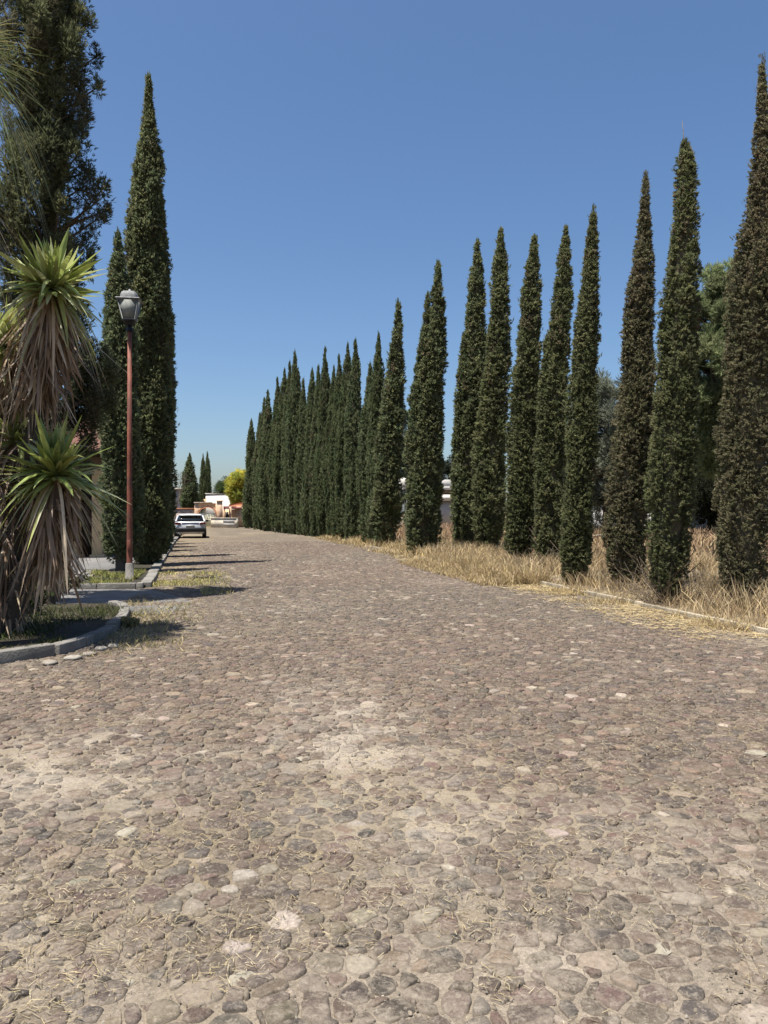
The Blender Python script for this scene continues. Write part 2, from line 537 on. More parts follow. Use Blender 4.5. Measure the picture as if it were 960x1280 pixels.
def road():
    mb = MB()
    # --- bed of dirt between the stones, near (fine) and far
    def sheet(xs, ys, mi):
        X, Y = np.meshgrid(xs, ys, indexing='ij')
        du = dust_at(X, Y); st = straw_at(X, Y)
        Z = .0075 + relief(X, Y) + .009 * du + .006 * (fbm(X * 6, Y * 6, 8, 3) - .5) * 2 + .007 * (fbm(X * 17, Y * 17, 18, 2) - .5) * 2 + .006 * st
        n, m = X.shape; idx = np.arange(n * m).reshape(n, m)
        F = np.stack([idx[:-1, :-1], idx[1:, :-1], idx[1:, 1:], idx[:-1, 1:]], -1).reshape(-1, 4)
        cx = X.ravel()[F].mean(1); cy = Y.ravel()[F].mean(1)
        keep = (cx > left_edge(cy) - .1) & (cx < right_edge(cy) + .05)
        mb.add(np.stack([X, Y, Z], -1).reshape(-1, 3), F[keep], mi, dust=du.ravel(), straw=st.ravel())
    sheet(np.arange(-9.5, 7.1, .2), np.arange(-3, 1.601, .2), 0); sheet(np.arange(-4, 6.9, .035), np.arange(1.6, 7.001, .035), 0)
    sheet(np.arange(-9.5, 7.1, .07), np.arange(7, 14.01, .07), 0)
    sheet(np.arange(-2.4, 7.2, .16), np.arange(14.0, 40.01, .16), 0)
    sheet(np.arange(-2.4, 7.4, .3), np.arange(40.0, 79, .3), 1)
    # --- the stones
    def stones(y0, y1, s, K, rings, seed):
        rng = np.random.default_rng(seed)
        ny = int((y1 - y0) / (s * .8)) + 7; nx = int(17 / s)
        I, J = np.meshgrid(np.arange(nx), np.arange(ny), indexing='ij')
        PX = -9.6 + (I + .5 * (J % 2)) * s + rng.uniform(-.36, .36, I.shape) * s
        PY = y0 - 3 * s * .8 + J * s * .8 + rng.uniform(-.36, .36, I.shape) * s * .8
        Wt = rng.normal(0, .42, I.shape) * s * s * .8
        ang = np.arange(K) * 2 * math.pi / K
        off = [(a, b) for a in range(-2, 3) for b in range(-2, 3) if (a, b) != (0, 0)]
        pad = 2
        ii, jj = I[pad:-pad, pad:-pad].ravel(), J[pad:-pad, pad:-pad].ravel()
        x, y, wt = PX[ii, jj], PY[ii, jj], Wt[ii, jj]
        lat = x * RT[0] + y * RT[1]; d = x * FW[0] + y * FW[1]
        du = dust_at(x, y); st = straw_at(x, y)
        keep = (x > left_edge(y)) & (x < right_edge(y) - .08) & (np.abs(lat) < .5 * d + 2.0) & (d > .8) & (y < y1) & (y >= y0)
        keep &= rng.random(len(x)) > .38 * du ** 2 + .5 * np.clip(st - .65, 0, 1)
        ii, jj, x, y, wt, du, st = (v[keep] for v in (ii, jj, x, y, wt, du, st))
        n = len(x); inv = np.zeros((n, K))
        a0 = ang[None] + rng.uniform(0, 6.28, (n, 1))
        for (a, b) in off:
            qx, qy, qw = PX[ii + a, jj + b], PY[ii + a, jj + b], Wt[ii + a, jj + b]
            dx, dy = qx - x, qy - y; dist = np.hypot(dx, dy) + 1e-6
            h = np.maximum(dist / 2 + (wt - qw) / (2 * dist), s * .12)
            ca = np.cos(a0 - np.arctan2(dy, dx)[:, None])
            inv += np.where(ca > .03, (ca / h[:, None]), 0) ** 9
        r = inv ** (-1 / 9)
        r = np.minimum(r, s * .95)
        r = r * (1.0 + rng.uniform(-.10, .04, (n, 1))) * (1 + rng.uniform(-.085, .075, (n, K))) - .003
        big = rng.random(n)
        hgt = rng.uniform(.004, .015, n) * (1 - .35 * st)
        tx = rng.normal(0, .05, n); ty = rng.normal(0, .05, n)
        z0 = .012 + relief(x, y) + .006 * du
        prof = {4: ((1.0, -.018), (.955, .45), (.80, .88), (.42, 1.0)), 2: ((1.0, -.022), (.72, .8))}[rings]
        C = np.zeros((n, 3))
        pal = .50 * np.array([(.158, .120, .092), (.122, .095, .075), (.145, .122, .098), (.200, .152, .108), (.156, .110, .088), (.092, .078, .068),
                        (.235, .182, .135), (.125, .106, .092), (.44, .385, .31), (.32, .265, .20)])
        pk = rng.choice(10, n, p=[.21, .15, .11, .15, .12, .05, .085, .045, .02, .06])
        C = pal[pk] * rng.uniform(.68, 1.36, (n, 1)) * rng.uniform(.95, 1.05, (n, 3))
        redz = sstep(.52, .66, fbm(x * .25, y * .16, 55))
        C *= 1 + redz[:, None] * np.array([.05, -.03, -.04])
        vs = []; ed = []
        for q, (f, hz) in enumerate(prof):
            rr = r * f if q else r * 1.0
            X_ = x[:, None] + rr * np.cos(a0); Y_ = y[:, None] + rr * np.sin(a0)
            zz = (hz if hz < 0 else hz * hgt[:, None]) + z0[:, None]
            if hz > 0:
                zz = zz + rr * (tx[:, None] * np.cos(a0) + ty[:, None] * np.sin(a0)) + rng.normal(0, .0016, (n, K))
            vs.append(np.stack([X_, Y_, np.broadcast_to(zz, X_.shape)], -1)); ed.append(np.full((n, K), (1, .8, .25, 0)[q] if rings == 4 else (1., .1)[q]))
        ctr = np.stack([x, y, z0 + hgt * 1.02], -1)[:, None]
        V = np.concatenate(vs + [ctr], 1); ed = np.concatenate(ed + [np.zeros((n, 1))], 1)
        per = K * rings + 1
        base = (np.arange(n) * per)[:, None]
        k = np.arange(K)[None]; k2 = (k + 1) % K
        F4 = np.concatenate([np.stack([base + q * K + k, base + q * K + k2, base + (q + 1) * K + k2, base + (q + 1) * K + k], -1).reshape(-1, 4) for q in range(rings - 1)])
        F3 = np.stack([base + (rings - 1) * K + k, base + (rings - 1) * K + k2, base + per - 1 + 0 * k], -1).reshape(-1, 3)
        o = mb.n
        mb.add(V, F4, 2, col=np.repeat(C, per, 0), edge=ed.ravel(), dust=np.repeat(du, per))
        mb.F.append((F3 + o, 2))
    stones(1.0, 9.0, .093, 12, 4, 5)
    stones(9.0, 17.0, .105, 8, 4, 6)
    stones(17.0, 40.0, .130, 7, 2, 8)
    # grit and pebbles lying in the dirt
    rng = np.random.default_rng(12); n = 60000
    d = 1.9 + 9 * rng.random(n) ** 1.4; lat = rng.uniform(-.6, .6, n) * d
    x = lat * RT[0] + d * FW[0]; y = lat * RT[1] + d * FW[1]
    k = (x > left_edge(y)) & (x < RX - .1) & (fbm(x * 2.2, y * 2.2, 91, 3) + rng.normal(0, .16, n) > .56)
    x, y, d = x[k], y[k], d[k]; n = len(x); K = 6
    r = (.002 + .006 * rng.random(n) ** 4) * (1 + .10 * d)
    a = np.arange(K) * math.pi / 3 + rng.uniform(0, 6, (n, 1)); rr = r[:, None] * rng.uniform(.7, 1.25, (n, K))
    z = .011 + relief(x, y) + .009 * dust_at(x, y) + rng.uniform(-.004, .006, n)
    lo = np.stack([x[:, None] + rr * np.cos(a), y[:, None] + rr * np.sin(a), np.broadcast_to(z[:, None] - .3 * r[:, None], (n, K))], -1)
    hi = np.stack([x[:, None] + .6 * rr * np.cos(a), y[:, None] + .6 * rr * np.sin(a), np.broadcast_to(z[:, None] + .55 * r[:, None], (n, K))], -1)
    V = np.concatenate([lo, hi], 1); base = (np.arange(n) * 2 * K)[:, None]; q = np.arange(K)[None]; q2 = (q + 1) % K
    F4 = np.stack([base + q, base + q2, base + K + q2, base + K + q], -1).reshape(-1, 4); F6 = base + K + q
    gp = .66 * np.array([(.2, .165, .125), (.24, .205, .16), (.34, .31, .25), (.17, .14, .115), (.27, .225, .17)])
    C = gp[rng.choice(5, n, p=[.34, .28, .1, .14, .14])] * rng.uniform(.8, 1.2, (n, 1))
    o = mb.n
    mb.add(V, F4, 2, col=np.repeat(C, 2 * K, 0), edge=0., dust=0.); mb.F.append((F6 + o, 2))
    o = mb.build('road', [M['dirt'], M['far'], M['stone']], smooth=True)
    return struct(o)


road()


def slab(name, pts, z0, z1, m, bevel=0):
    """a flat paved area: polygon with thickness"""
    mb = MB(); mb.prism([(p[0], p[1]) for p in pts], 2, z0, z1)
    return struct(mb.build(name, m, bevel=bevel))


# right verge strip beyond the kerb
mbv = MB()
ys = np.arange(2, 80, .5); xs = np.linspace(0, 1, 12)
VV = []
for y in ys:
    e = float(right_edge(y))
    for t in xs:
        x = e - .05 + t * 6; VV.append((x, y, .02 + .10 * float(sstep(0, .5, t)) * (.4 + fbm(x * .7, y * .7, 4))))
n_, m_ = len(ys), len(xs); idx = np.arange(n_ * m_).reshape(n_, m_)
F = np.stack([idx[:-1, :-1], idx[:-1, 1:], idx[1:, 1:], idx[1:, :-1]], -1).reshape(-1, 4)
mbv.add(VV, F); struct(mbv.build('verge', M['verge'], smooth=True))


def kerb(name, pts, width, z0, z1, blk, m, rng=random.Random(3), gap=.014):
    """row of kerb blocks along a polyline"""
    pts = [np.array([p[0], p[1], 0.]) for p in pts]
    seg = [np.linalg.norm(b - a) for a, b in zip(pts, pts[1:])]; tot = sum(seg)
    def at(s):
        for a, b, l in zip(pts, pts[1:], seg):
            if s <= l or b is pts[-1]: return a + (b - a) * (s / l)
            s -= l
    mb = MB(); s = 0
    while s < tot - .05:
        e = min(s + blk * rng.uniform(.85, 1.15), tot)
        a, b = at(s), at(e); t = (b - a) / (np.linalg.norm(b - a) + 1e-9); nrm = np.array([-t[1], t[0], 0])
        c = (a + b) / 2 + nrm * rng.uniform(-.012, .012)
        h = (z1 - z0) / 2 + rng.uniform(-.010, .006)
        mb.obox(c + UP * (z0 + h), t * (np.linalg.norm(b - a) / 2 - gap / 2), nrm * width / 2, UP * h)
        s = e
    return struct(mb.build(name, m, bevel=.012))


kerb('kerb', [(RX, 4.0), (RX, 9), (RX - .02, 15.2)], .06, -.1, .09, .95, M['kerbpale'])
kerb('kerb', [(RX - .15, 21.5), (RX - .15, 24.4)], .3, -.1, .10, 1.4, M['kerbpale'])
kerb('kerb', [(RX - .05, 27.5), (RX - .1, 34)], .12, -.1, .09, .9, M['kerbpale'])
# left: planting bed with a curved kerb, driveway, lamp island, pavement
bedk = [G(-330, 850), G(-120, 842), G(0, 831), G(60, 822), G(104, 809), G(134, 795), G(152, 781), G(157, 770), G(152, 764), G(140, 761)]
kerb('kerb', bedk, .14, -.1, .13, .55, M['kerb'])
bed = bedk + [G(60, 761), G(-330, 761)]
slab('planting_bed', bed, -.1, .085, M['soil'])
dw = [G(-330, 762.5), G(140, 763), G(156, 766), G(170, 770), G(205, 769), G(252, 756), G(225, 746), G(186, 738.5), G(-330, 738.5)]
mbd = MB(); mbd.prism([(p[0], p[1]) for p in dw], 2, -.1, .034)
for V_ in mbd.V: V_[V_[:, 2] > 0, 2] -= .036 * sstep(-1.3, -.2, V_[V_[:, 2] > 0, 0])
struct(mbd.build('driveway', M['conc_dark']))
isl = [G(-330, 737.5), G(181, 736.5), G(186, 729), G(199, 706), G(213, 684), G(222, 671.5), G(150, 671.5), G(-330, 671.5)]
kerb('kerb', [G(-330, 737.5), G(100, 737.3), G(180, 736.5)], .14, -.1, .13, .8, M['kerb'])
kerb('kerb', [G(182, 735.5), G(187, 728), G(199, 706), G(213, 684), G(222, 671.5), G(228, 664)], .22, -.1, .12, .8, M['kerb'])
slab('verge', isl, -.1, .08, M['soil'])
slab('pavement', [G(-200, 734), G(108, 734), G(122, 718), G(-200, 718)], -.05, .105, M['conc'])
slab('pavement', [G(-200, 717.4), G(160, 717.4), G(172, 700), G(192, 680), G(-200, 680)], -.05, .10, M['conc_dark'])  # darker concrete here: tree shade put into the pavement's colour


# ------------------------------------------------------------------ foliage
def tufts(mb, pos, dirs, L, W, k, col, rng, spread=.55):
    """k diamond-shaped sprigs at every position"""
    n = len(pos)
    pos = np.repeat(pos, k, 0); dirs = np.repeat(dirs, k, 0); col = np.repeat(col, k, 0)
    d = norm(dirs + spread * unit(n * k, rng))
    sd = norm(np.cross(d, unit(n * k, rng)))
    L = np.repeat(np.broadcast_to(L, (n,)), k) * rng.uniform(.65, 1.3, n * k)
    W = np.repeat(np.broadcast_to(W, (n,)), k) * rng.uniform(.7, 1.3, n * k)
    c = pos + rng.normal(0, 1, (n * k, 3)) * (L * .18)[:, None]
    V = np.stack([c - d * L[:, None] * .45, c + sd * W[:, None] + d * L[:, None] * .05, c + d * L[:, None] * .6, c - sd * W[:, None] + d * L[:, None] * .05], 1)
    F = np.arange(n * k * 4).reshape(-1, 4)
    cc = col * rng.uniform(.8, 1.2, (n * k, 1))
    mb.add(V, F, 0, col=np.repeat(cc, 4, 0))


def column_crown(rng, prof, d, pal, density=1.0, forks=(), brown=.1, rough=1.0):
    """prof: (z, cx, r) rows from base to tip, cx along the local x axis. Lumpy upright cypress foliage."""
    mb = MB()
    blade = max(.058, d * .0047); bw = blade * .15
    cols = [np.array(prof, float)] + [np.array(f, float) for f in forks]
    for pr in cols:
        z0, z1 = pr[0, 0], pr[-1, 0]
        zz = np.linspace(z0, z1, 400); rr = np.interp(zz, pr[:, 0], pr[:, 2])
        area = 2 * math.pi * np.trapz(rr, zz)
        lump = max(.10, d * .006)
        nl = int(density * 2.7 * area / (math.pi * lump ** 2))
        cdf = np.cumsum(rr + .05); cdf /= cdf[-1]
        z = np.interp(rng.random(nl), cdf, zz)
        th = rng.uniform(0, 2 * math.pi, nl)
        r = np.interp(z, pr[:, 0], pr[:, 2]); cx = np.interp(z, pr[:, 0], pr[:, 1])
        # upright ribs and hollows along the column
        rib = fbm(th * 1.9 + 7 * np.sin(z * .35), z * .55, int(rng.integers(999)), 3)
        wob = .93 + rough * .46 * (rib - .5) * 2
        cy = .12 * r * np.sin(z * .9 + rng.uniform(0, 6))
        lr = np.minimum(lump * rng.uniform(.6, 1.35, nl), .55 * r + .02)
        rad = np.maximum(r * wob * rng.uniform(.82, 1.06, nl) - lr * .7 - blade * .2, 0)
        out = np.stack([np.cos(th), np.sin(th), 0 * th], -1)
        c = np.stack([cx + rad * np.cos(th), cy + rad * np.sin(th), z], -1)
        pidx = rng.choice(len(pal), nl)
        lc = np.array(pal)[pidx] * rng.uniform(.84, 1.18, (nl, 1))
        bz = rng.random(nl) < brown * 3.2 * sstep(.5, .8, vnoise(z * 1.0 + 9 * brown, th * 1.0, 31))
        lc[bz] = np.array((.175, .145, .092)) * rng.uniform(.8, 1.2, (bz.sum(), 1))
        m = 9
        cc = np.repeat(c, m, 0); oo = np.repeat(out, m, 0)
        u = unit(nl * m, rng)
        u = norm(u + .7 * oo + .35 * UP)
        pos = cc + u * np.repeat(lr, m)[:, None] * np.array([1, 1, 2.3])
        dr = norm(.7 * oo + .6 * UP + .6 * u)
        tufts(mb, pos, dr, blade, bw, 8, np.repeat(lc, m, 0), rng, .85)
        # stray sprigs that break the outline
        ns = int(nl * .10)
        i = rng.choice(nl, ns)
        tufts(mb, c[i] + out[i] * (lr[i] * 1.35)[:, None] + UP * .05, norm(out[i] * .55 + UP), blade * 1.5, bw * .9, 3, lc[i], rng, .3)
        # leader
        tip = np.array([pr[-1, 1], 0, z1])
        tufts(mb, tip + np.stack([rng.normal(0, .02, 150), rng.normal(0, .02, 150), -rng.uniform(-.12, 1.0, 150)], -1), np.tile(UP, (150, 1)), blade * 1.2, bw * .8, 2, np.tile(pal[0], (150, 1)), rng, .18)
        # inner mass of twigs
        S = 12; nz = 44
        zc = np.linspace(z0 + .05, z1 - .25, nz)
        an = np.arange(S) * 2 * math.pi / S
        rc = np.interp(zc, pr[:, 0], pr[:, 2]) * .58
        rc[0] *= .5
        jit = 1 + rng.uniform(-.12, .12, (nz, S))
        cxc = np.interp(zc, pr[:, 0], pr[:, 1])
        V = np.stack([cxc[:, None] + rc[:, None] * jit * np.cos(an), rc[:, None] * jit * np.sin(an), np.broadcast_to(zc[:, None], jit.shape)], -1)
        i = np.arange(nz - 1)[:, None] * S; j = np.arange(S)[None]; j2 = (j + 1) % S
        Fq = np.stack([i + j, i + j2, i + S + j2, i + S + j], -1).reshape(-1, 4)
        mb.add(V.reshape(-1, 3), Fq, 1, col=(0.05, .042, .026))
    return mb.mesh('crown', [M['leaf'], M['core']])


OLIVE = [(.160, .172, .080), (.128, .148, .068), (.185, .192, .096), (.140, .144, .080), (.165, .172, .088)]
BROWNISH = [(.178, .166, .096), (.148, .148, .080), (.192, .170, .102), (.150, .140, .086)]
DEEP = [(.125, .152, .072), (.102, .134, .064), (.145, .168, .082), (.128, .142, .070)]
DARK = [(.155, .185, .096), (.130, .160, .084), (.18, .20, .105)]


def trunk_mesh(prof, r0, seed=0):
    mb = MB(); rng = np.random.default_rng(seed)
    pr = np.array(prof, float)
    zs = np.linspace(-.15, pr[-1, 0] * .85, 9)
    cx = np.interp(zs, pr[:, 0], pr[:, 1])
    pts = np.stack([cx, 0 * zs, zs], -1)
    mb.tube(pts, r0 * np.linspace(1.15, .15, 9), 9)
    # root flare and a few dead lower twigs
    for k in range(7):
        a = rng.uniform(0, 6.28)
        d = np.array([math.cos(a), math.sin(a), rng.uniform(.3, 1.0)])
        z = rng.uniform(.15, .6)
        mb.tube([np.array([cx[0], 0, z]), np.array([cx[0], 0, z]) + d * .25, np.array([cx[0], 0, z]) + d * .5 + UP * .1], [.018, .012, .005], 5)
    return mb.mesh('trunk', M['bark'], True)


def cypress(base, crown_me, trunk_me, label, group, rz=0, s=1.0):
    t = thing('cypress_tree', label, 'cypress', base, group, rz)
    t.scale = (s, s, s)
    for nm, me in (('crown', crown_me), ('trunk', trunk_me)):
        o = bpy.data.objects.new(nm, me); COL.objects.link(o); o.parent = t
    return t


def from_outline(px0, d, rows):
    """rows (photo y, x left, x right) top to bottom -> local (z, cx, r) base to tip"""
    out = []
    for (y, a, b) in rows[::-1]:
        z = EYE + (640 - y) / FPX * d
        out.append((z, ((a + b) / 2 - px0) / FPX * d, max((b - a) / 2 / FPX * d, .015)))
    return out


GRP = 'cypresses in the right-hand row'
ROT = -TH
near = [
    # px0, base y, rows, palette, brown, forks, label
    (926, 762, [(78, 952, 954), (130, 947, 959), (200, 940, 964), (270, 935, 970), (305, 927, 974), (345, 918, 978), (420, 913, 980), (520, 908, 974), (600, 903, 966), (690, 898, 958), (735, 901, 955), (752, 906, 950)],
     BROWNISH, .18, [], 'tallest cypress in sight, brown-tinged, half cut off by the right edge of the photo'),
    (836, 755, [(182, 853, 860), (205, 847, 868), (250, 842, 872), (300, 838, 874), (360, 830, 874), (410, 824, 873), (500, 820, 872), (600, 813, 868), (680, 812, 862), (720, 813, 858), (748, 820, 850)],
     OLIVE, .14, [], 'stout olive cypress with a blunt bushy top and one bare twig on it'),
    (785, 740, [(222, 806, 808), (260, 801, 812), (320, 793, 815), (370, 783, 815), (440, 778, 816), (520, 770, 816), (600, 763, 812), (670, 760, 808), (715, 763, 804), (735, 770, 796)],
     BROWNISH, .15, [], 'brownish cypress with a bushy swelling below its thin tip, left of the stout blunt one'),
    (717, 732, [(263, 741, 743), (300, 734, 746), (350, 728, 747), (430, 719, 746), (520, 711, 745), (600, 704, 744), (660, 700, 740), (705, 700, 736), (728, 706, 728)],
     OLIVE, .08, [], 'clean-sided leaning cypress standing right before the pale gap to the field and grey tree'),
    (684, 712, [(288, 706, 709), (330, 698, 713), (400, 689, 713), (500, 677, 711), (600, 668, 707), (660, 667, 704), (690, 668, 700), (707, 674, 694)],
     OLIVE, .08, [[(EYE + 20 / FPX * 20, -.05, .25), (EYE + 120 / FPX * 20.5, -.06, .2), (EYE + 190 / FPX * 20.5, -.04, .10), (EYE + 216 / FPX * 20.5, -.03, .015)]], 'cypress with a small second tip showing on its left side at mid height'),
    (652, 708, [(299, 667, 670), (340, 657, 674), (400, 650, 675), (480, 641, 676), (560, 636, 674), (630, 633, 669), (675, 634, 668), (702, 642, 660)],
     OLIVE, .06, [], 'cypress with a stubby twiggy tip, middle one of the five tall slender ones'),
    (611, 695, [(290, 625, 628), (330, 618, 633), (400, 611, 635), (470, 605, 635), (540, 597, 635), (610, 591, 632), (660, 591, 630), (688, 598, 622)],
     OLIVE, .06, [], 'cypress with a thin pinkish dry tip, just right of the tree with two uneven leaders'),
    (583, 690, [(303, 595, 598), (350, 588, 605), (420, 581, 607), (500, 573, 606), (570, 568, 604), (640, 565, 600), (670, 567, 594), (686, 573, 590)],
     DARK + OLIVE, .05, [[(EYE + 60 / FPX * 29, -.25, .3), (EYE + 160 / FPX * 29, -.18, .22), (EYE + 205 / FPX * 29, -.12, .12), (EYE + 226 / FPX * 29, -.08, .015)]], 'cypress with a shorter second leader on its left, beside the far white house'),
    (527, 695, [(332, 546, 549), (370, 540, 554), (430, 530, 556), (500, 515, 554), (580, 508, 553), (640, 506, 552), (680, 508, 548), (692, 515, 540)],
     DARK + OLIVE, .05, [[(EYE + 60 / FPX * 27.1, -.3, .35), (EYE + 170 / FPX * 27.1, .02, .25), (EYE + 240 / FPX * 27.1, .18, .12), (EYE + 270 / FPX * 27.1, .22, .015)]], 'cypress with twin tips standing alone left of the gap with the white house'),
    (481, 684, [(378, 497, 499), (420, 491, 503), (480, 481, 505), (540, 471, 504), (610, 465, 502), (660, 466, 498), (680, 472, 490)],
     DARK + OLIVE, .05, [], 'cypress at the near end of the merged dark stretch, overtopping its neighbours'),
]
for i, (px0, by, rows, pal, br, forks, lab) in enumerate(near):
    d = EYE * FPX / (by - 640.0)
    rng = np.random.default_rng(100 + i)
    prof = from_outline(px0, d, rows)
    if prof[0][0] > .14:
        prof = [(.12, prof[0][1], prof[0][2] * .8)] + prof
    forks = list(forks)
    pa = np.array(prof)
    for _ in range(4):      # upright side leaders hugging the column
        H_ = pa[-1, 0]; zb = H_ * rng.uniform(.12, .5); zt = min(zb + H_ * rng.uniform(.22, .38), H_ * .9); sg = rng.choice([-1, 1])
        zz = np.linspace(zb, zt, 4); f_ = [.24, .26, .18, .02]; o_ = [.42, .52, .60, .72]
        forks.append([(z_, np.interp(z_, pa[:, 0], pa[:, 1]) + sg * q_ * np.interp(z_, pa[:, 0], pa[:, 2]), np.interp(z_, pa[:, 0], pa[:, 2]) * g_) for z_, g_, q_ in zip(zz, f_, o_)])
    cm = column_crown(rng, prof, d, pal, 1.0, forks, br)
    tm = trunk_mesh(prof, .13, i)
    b = G(px0, by)
    t = cypress(b, cm, tm, lab, GRP, ROT)
    if i == 1:
        mb = MB(); zt = prof[-1][0]; cx = prof[-1][1]
        mb.tube([(cx, 0, zt - .3), (cx - .02, 0, zt + .1), (cx - .05, 0, zt + .42)], [.012, .008, .003], 5)
        mb.build('twig', M['deadwood'], t)


def generic(h, rmax, rng):
    t = np.array([0.01, .04, .12, .25, .42, .58, .72, .84, .93, .985, 1.0])
    r = np.array([.45, .78, .95, 1., .97, .84, .64, .42, .22, .07, .01]) * (1 + rng.uniform(-.06, .06, 11))
    cx = np.cumsum(rng.normal(0, .03, 11)) * rmax
    return [(a * h, c, b * rmax) for a, b, c in zip(t, r, cx)]


# merged far stretch of the right row: photo bearing of tip, tip y, ground y
far = [(478, 420, 682.5), (467, 458, 681), (449, 428, 678), (440, 434, 676), (429, 447, 674.5), (422, 462, 673.2), (411, 438, 672), (403, 460, 671), (395, 464, 670), (384, 476, 669),
       (373, 443, 668), (367, 455, 667), (361, 465, 666), (352, 475, 665), (340, 490, 664), (335, 500, 663), (330, 518, 662), (319, 526, 660.5)]
variants = []
for v in range(5):
    rng = np.random.default_rng(300 + v)
    pr = generic(10.0, .95 + .1 * (v % 3), rng)
    fk = []
    if v in (1, 3):
        s = -1 if v == 1 else 1
        fk = [[(2., .25 * s, .5), (5., .4 * s, .42), (7., .42 * s, .22), (8.4, .42 * s, .02)]]
    variants.append((column_crown(rng, pr, 45, DEEP if v % 2 else DEEP + DARK, 1.0, fk, .03), trunk_mesh(pr, .14, 50 + v)))
ordn = ['nearest', 'second nearest', 'third nearest', 'fourth nearest', 'fifth nearest', 'sixth nearest', 'seventh nearest', 'eighth nearest', 'ninth nearest',
        'ninth farthest', 'eighth farthest', 'seventh farthest', 'sixth farthest', 'fifth farthest', 'fourth farthest', 'third farthest', 'second farthest', 'farthest']
for i, (px, ty, by) in enumerate(far):
    d = EYE * FPX / (by - 640.0)
    h = EYE + (640 - ty) / FPX * d
    p = P(px - 5, 640, d); p[2] = 0
    cm, tm = variants[(i * 2 + i // 5) % 5]
    t = cypress(p, cm, tm, f'green cypress in the merged far stretch of the right row, {ordn[i]} there', GRP, 2.1 * i)
    t.scale = ((.55 if i < 12 else .66) * (h / 10) ** .35,) * 2 + (h / 10,)

# left row: tall cypresses beyond the lamp post
GL = 'cypresses along the left pavement'
left = [
    (152, 717, [(290, 146, 149), (330, 140, 155), (380, 134, 162), (450, 127, 170), (540, 126, 174), (620, 126, 176), (670, 127, 174), (692, 136, 166)], DARK, .04, 'bushy dark cypress with rounded bottom right behind the lamp post'),
    (184, 708, [(97, 184, 187), (135, 181, 191), (160, 177, 195), (215, 168, 203), (270, 163, 205), (330, 159, 207), (420, 155, 211), (520, 155, 213), (620, 158, 213), (680, 163, 208), (702, 172, 198)], DARK + OLIVE, .06, 'tallest cypress on the left, its narrow tip rising high over the lamp'),
    (196, 697, [(345, 200, 203), (385, 195, 211), (430, 188, 216), (500, 183, 219), (600, 183, 220), (670, 186, 216), (692, 192, 206)], DARK, .03, 'left-hand cypress hidden up to its shoulder behind the tallest, third along the pavement'),
]
for i, (px0, by, rows, pal, br, lab) in enumerate(left):
    d = EYE * FPX / (by - 640.0)
    rng = np.random.default_rng(500 + i)
    prof = from_outline(px0, d, rows)
    if i == 1:
        fk = [[(2.0, .1, .55), (7.0, .28, .42), (9.6, .32, .2), (10.9, .33, .02)]]
    else: fk = []
    cm = column_crown(rng, prof, d, pal, 1.0, fk, br); tm = trunk_mesh([(0, 0, 1)] + prof, .13, 70 + i)
    cypress(G(px0, by), cm, tm, lab, GL, ROT)
lab2 = ['fourth cypress along the left pavement, a narrow dark strip behind the third', 'fifth cypress along the left pavement, showing as a thin dark edge', 'sixth cypress along the left pavement, two trees before the white car', 'last dark cypress on the left before the white car']
for i, (px, ty, by) in enumerate([(190, 480, 690), (196, 500, 685), (201, 525, 681), (204, 575, 677.5)]):
    d = EYE * FPX / (by - 640.0); h = EYE + (640 - ty) / FPX * d
    cm, tm = variants[(i + 2) % 5]
    t = cypress(G(px, by), cm, tm, lab2[i], GL, i * 1.3); t.scale = (.56, .56, h / 10)
# two cypresses beyond the end of the road
for i, (px, ty, d, wd, lab) in enumerate([(237, 568, 88, 1.05, 'thick grey-green cypress beyond the gate, above the white car'), (254, 569, 95, .5, 'slim left twin of the two thin cypresses beyond the brick arch'), (259, 566, 96, .5, 'slim right twin of the two thin cypresses beyond the brick arch')]):
    h = EYE + (640 - ty) / FPX * d; p = P(px, 640, d); p[2] = 0
    cm, tm = variants[i]
    t = cypress(p, cm, tm, lab, 'cypresses beyond the gate', i); t.scale = (wd, wd, h / 10)


# ------------------------------------------------------------------ loose trees: trunk, limbs, clumps of foliage
def loose_tree(name, label, cat, base, blobs, height, r0, pal, rng, L=.14, W=.03, per=110, group=None, flat=1.0, upd=.3, k=5, bark='bark', lean=(0, 0)):
    """blobs: (x, y, z, radius) relative to the base; each is reached by a limb"""
    t = thing(name, label, cat, base, group)
    tr = MB(); zs = np.linspace(-.2, height * .9, 8)
    ax = np.stack([lean[0] * zs / height + .06 * np.sin(zs * 1.1), lean[1] * zs / height + .06 * np.cos(zs * .9), zs], -1)
    tr.tube(ax, r0 * np.linspace(1.2, .2, 8), 9)
    cr = MB()
    for (x, y, z, r) in blobs:
        c = np.array([x, y, z]); zb = max(.4, z - math.hypot(x, y) * rng.uniform(.25, .8) - .2)
        a = np.array([np.interp(zb, zs, ax[:, 0]), np.interp(zb, zs, ax[:, 1]), zb])
        mid = (a + c) / 2 + np.array([0, 0, -.12 * r]) + rng.normal(0, .06, 3)
        lt = .55 if name == 'conifer_tree' else 1.0
        tr.tube([a, mid, c, c + (c - mid) * .25], [r0 * .28 * lt, r0 * .2 * lt, r0 * .1 * lt, r0 * .03 * lt], 5)
        n = int(per * rng.uniform(.7, 1.3) * min(1, (r / .25) ** 1.5 if name == 'conifer_tree' else 1))
        u = unit(n, rng); q = rng.random(n) ** .45
        pos = c + u * (q * r)[:, None] * np.array([1, 1, flat])
        lc = np.array(pal)[rng.choice(len(pal))] * rng.uniform(.75, 1.25)
        tufts(cr, pos, norm(u + upd * UP), L, W, k, np.tile(lc, (n, 1)) * rng.uniform(.85, 1.15, (n, 1)), rng, .6)
    me = cr.mesh('crown', M['leaf']); o = bpy.data.objects.new('crown', me); COL.objects.link(o); o.parent = t
    tr.build('trunk', M[bark], t, True)
    return t


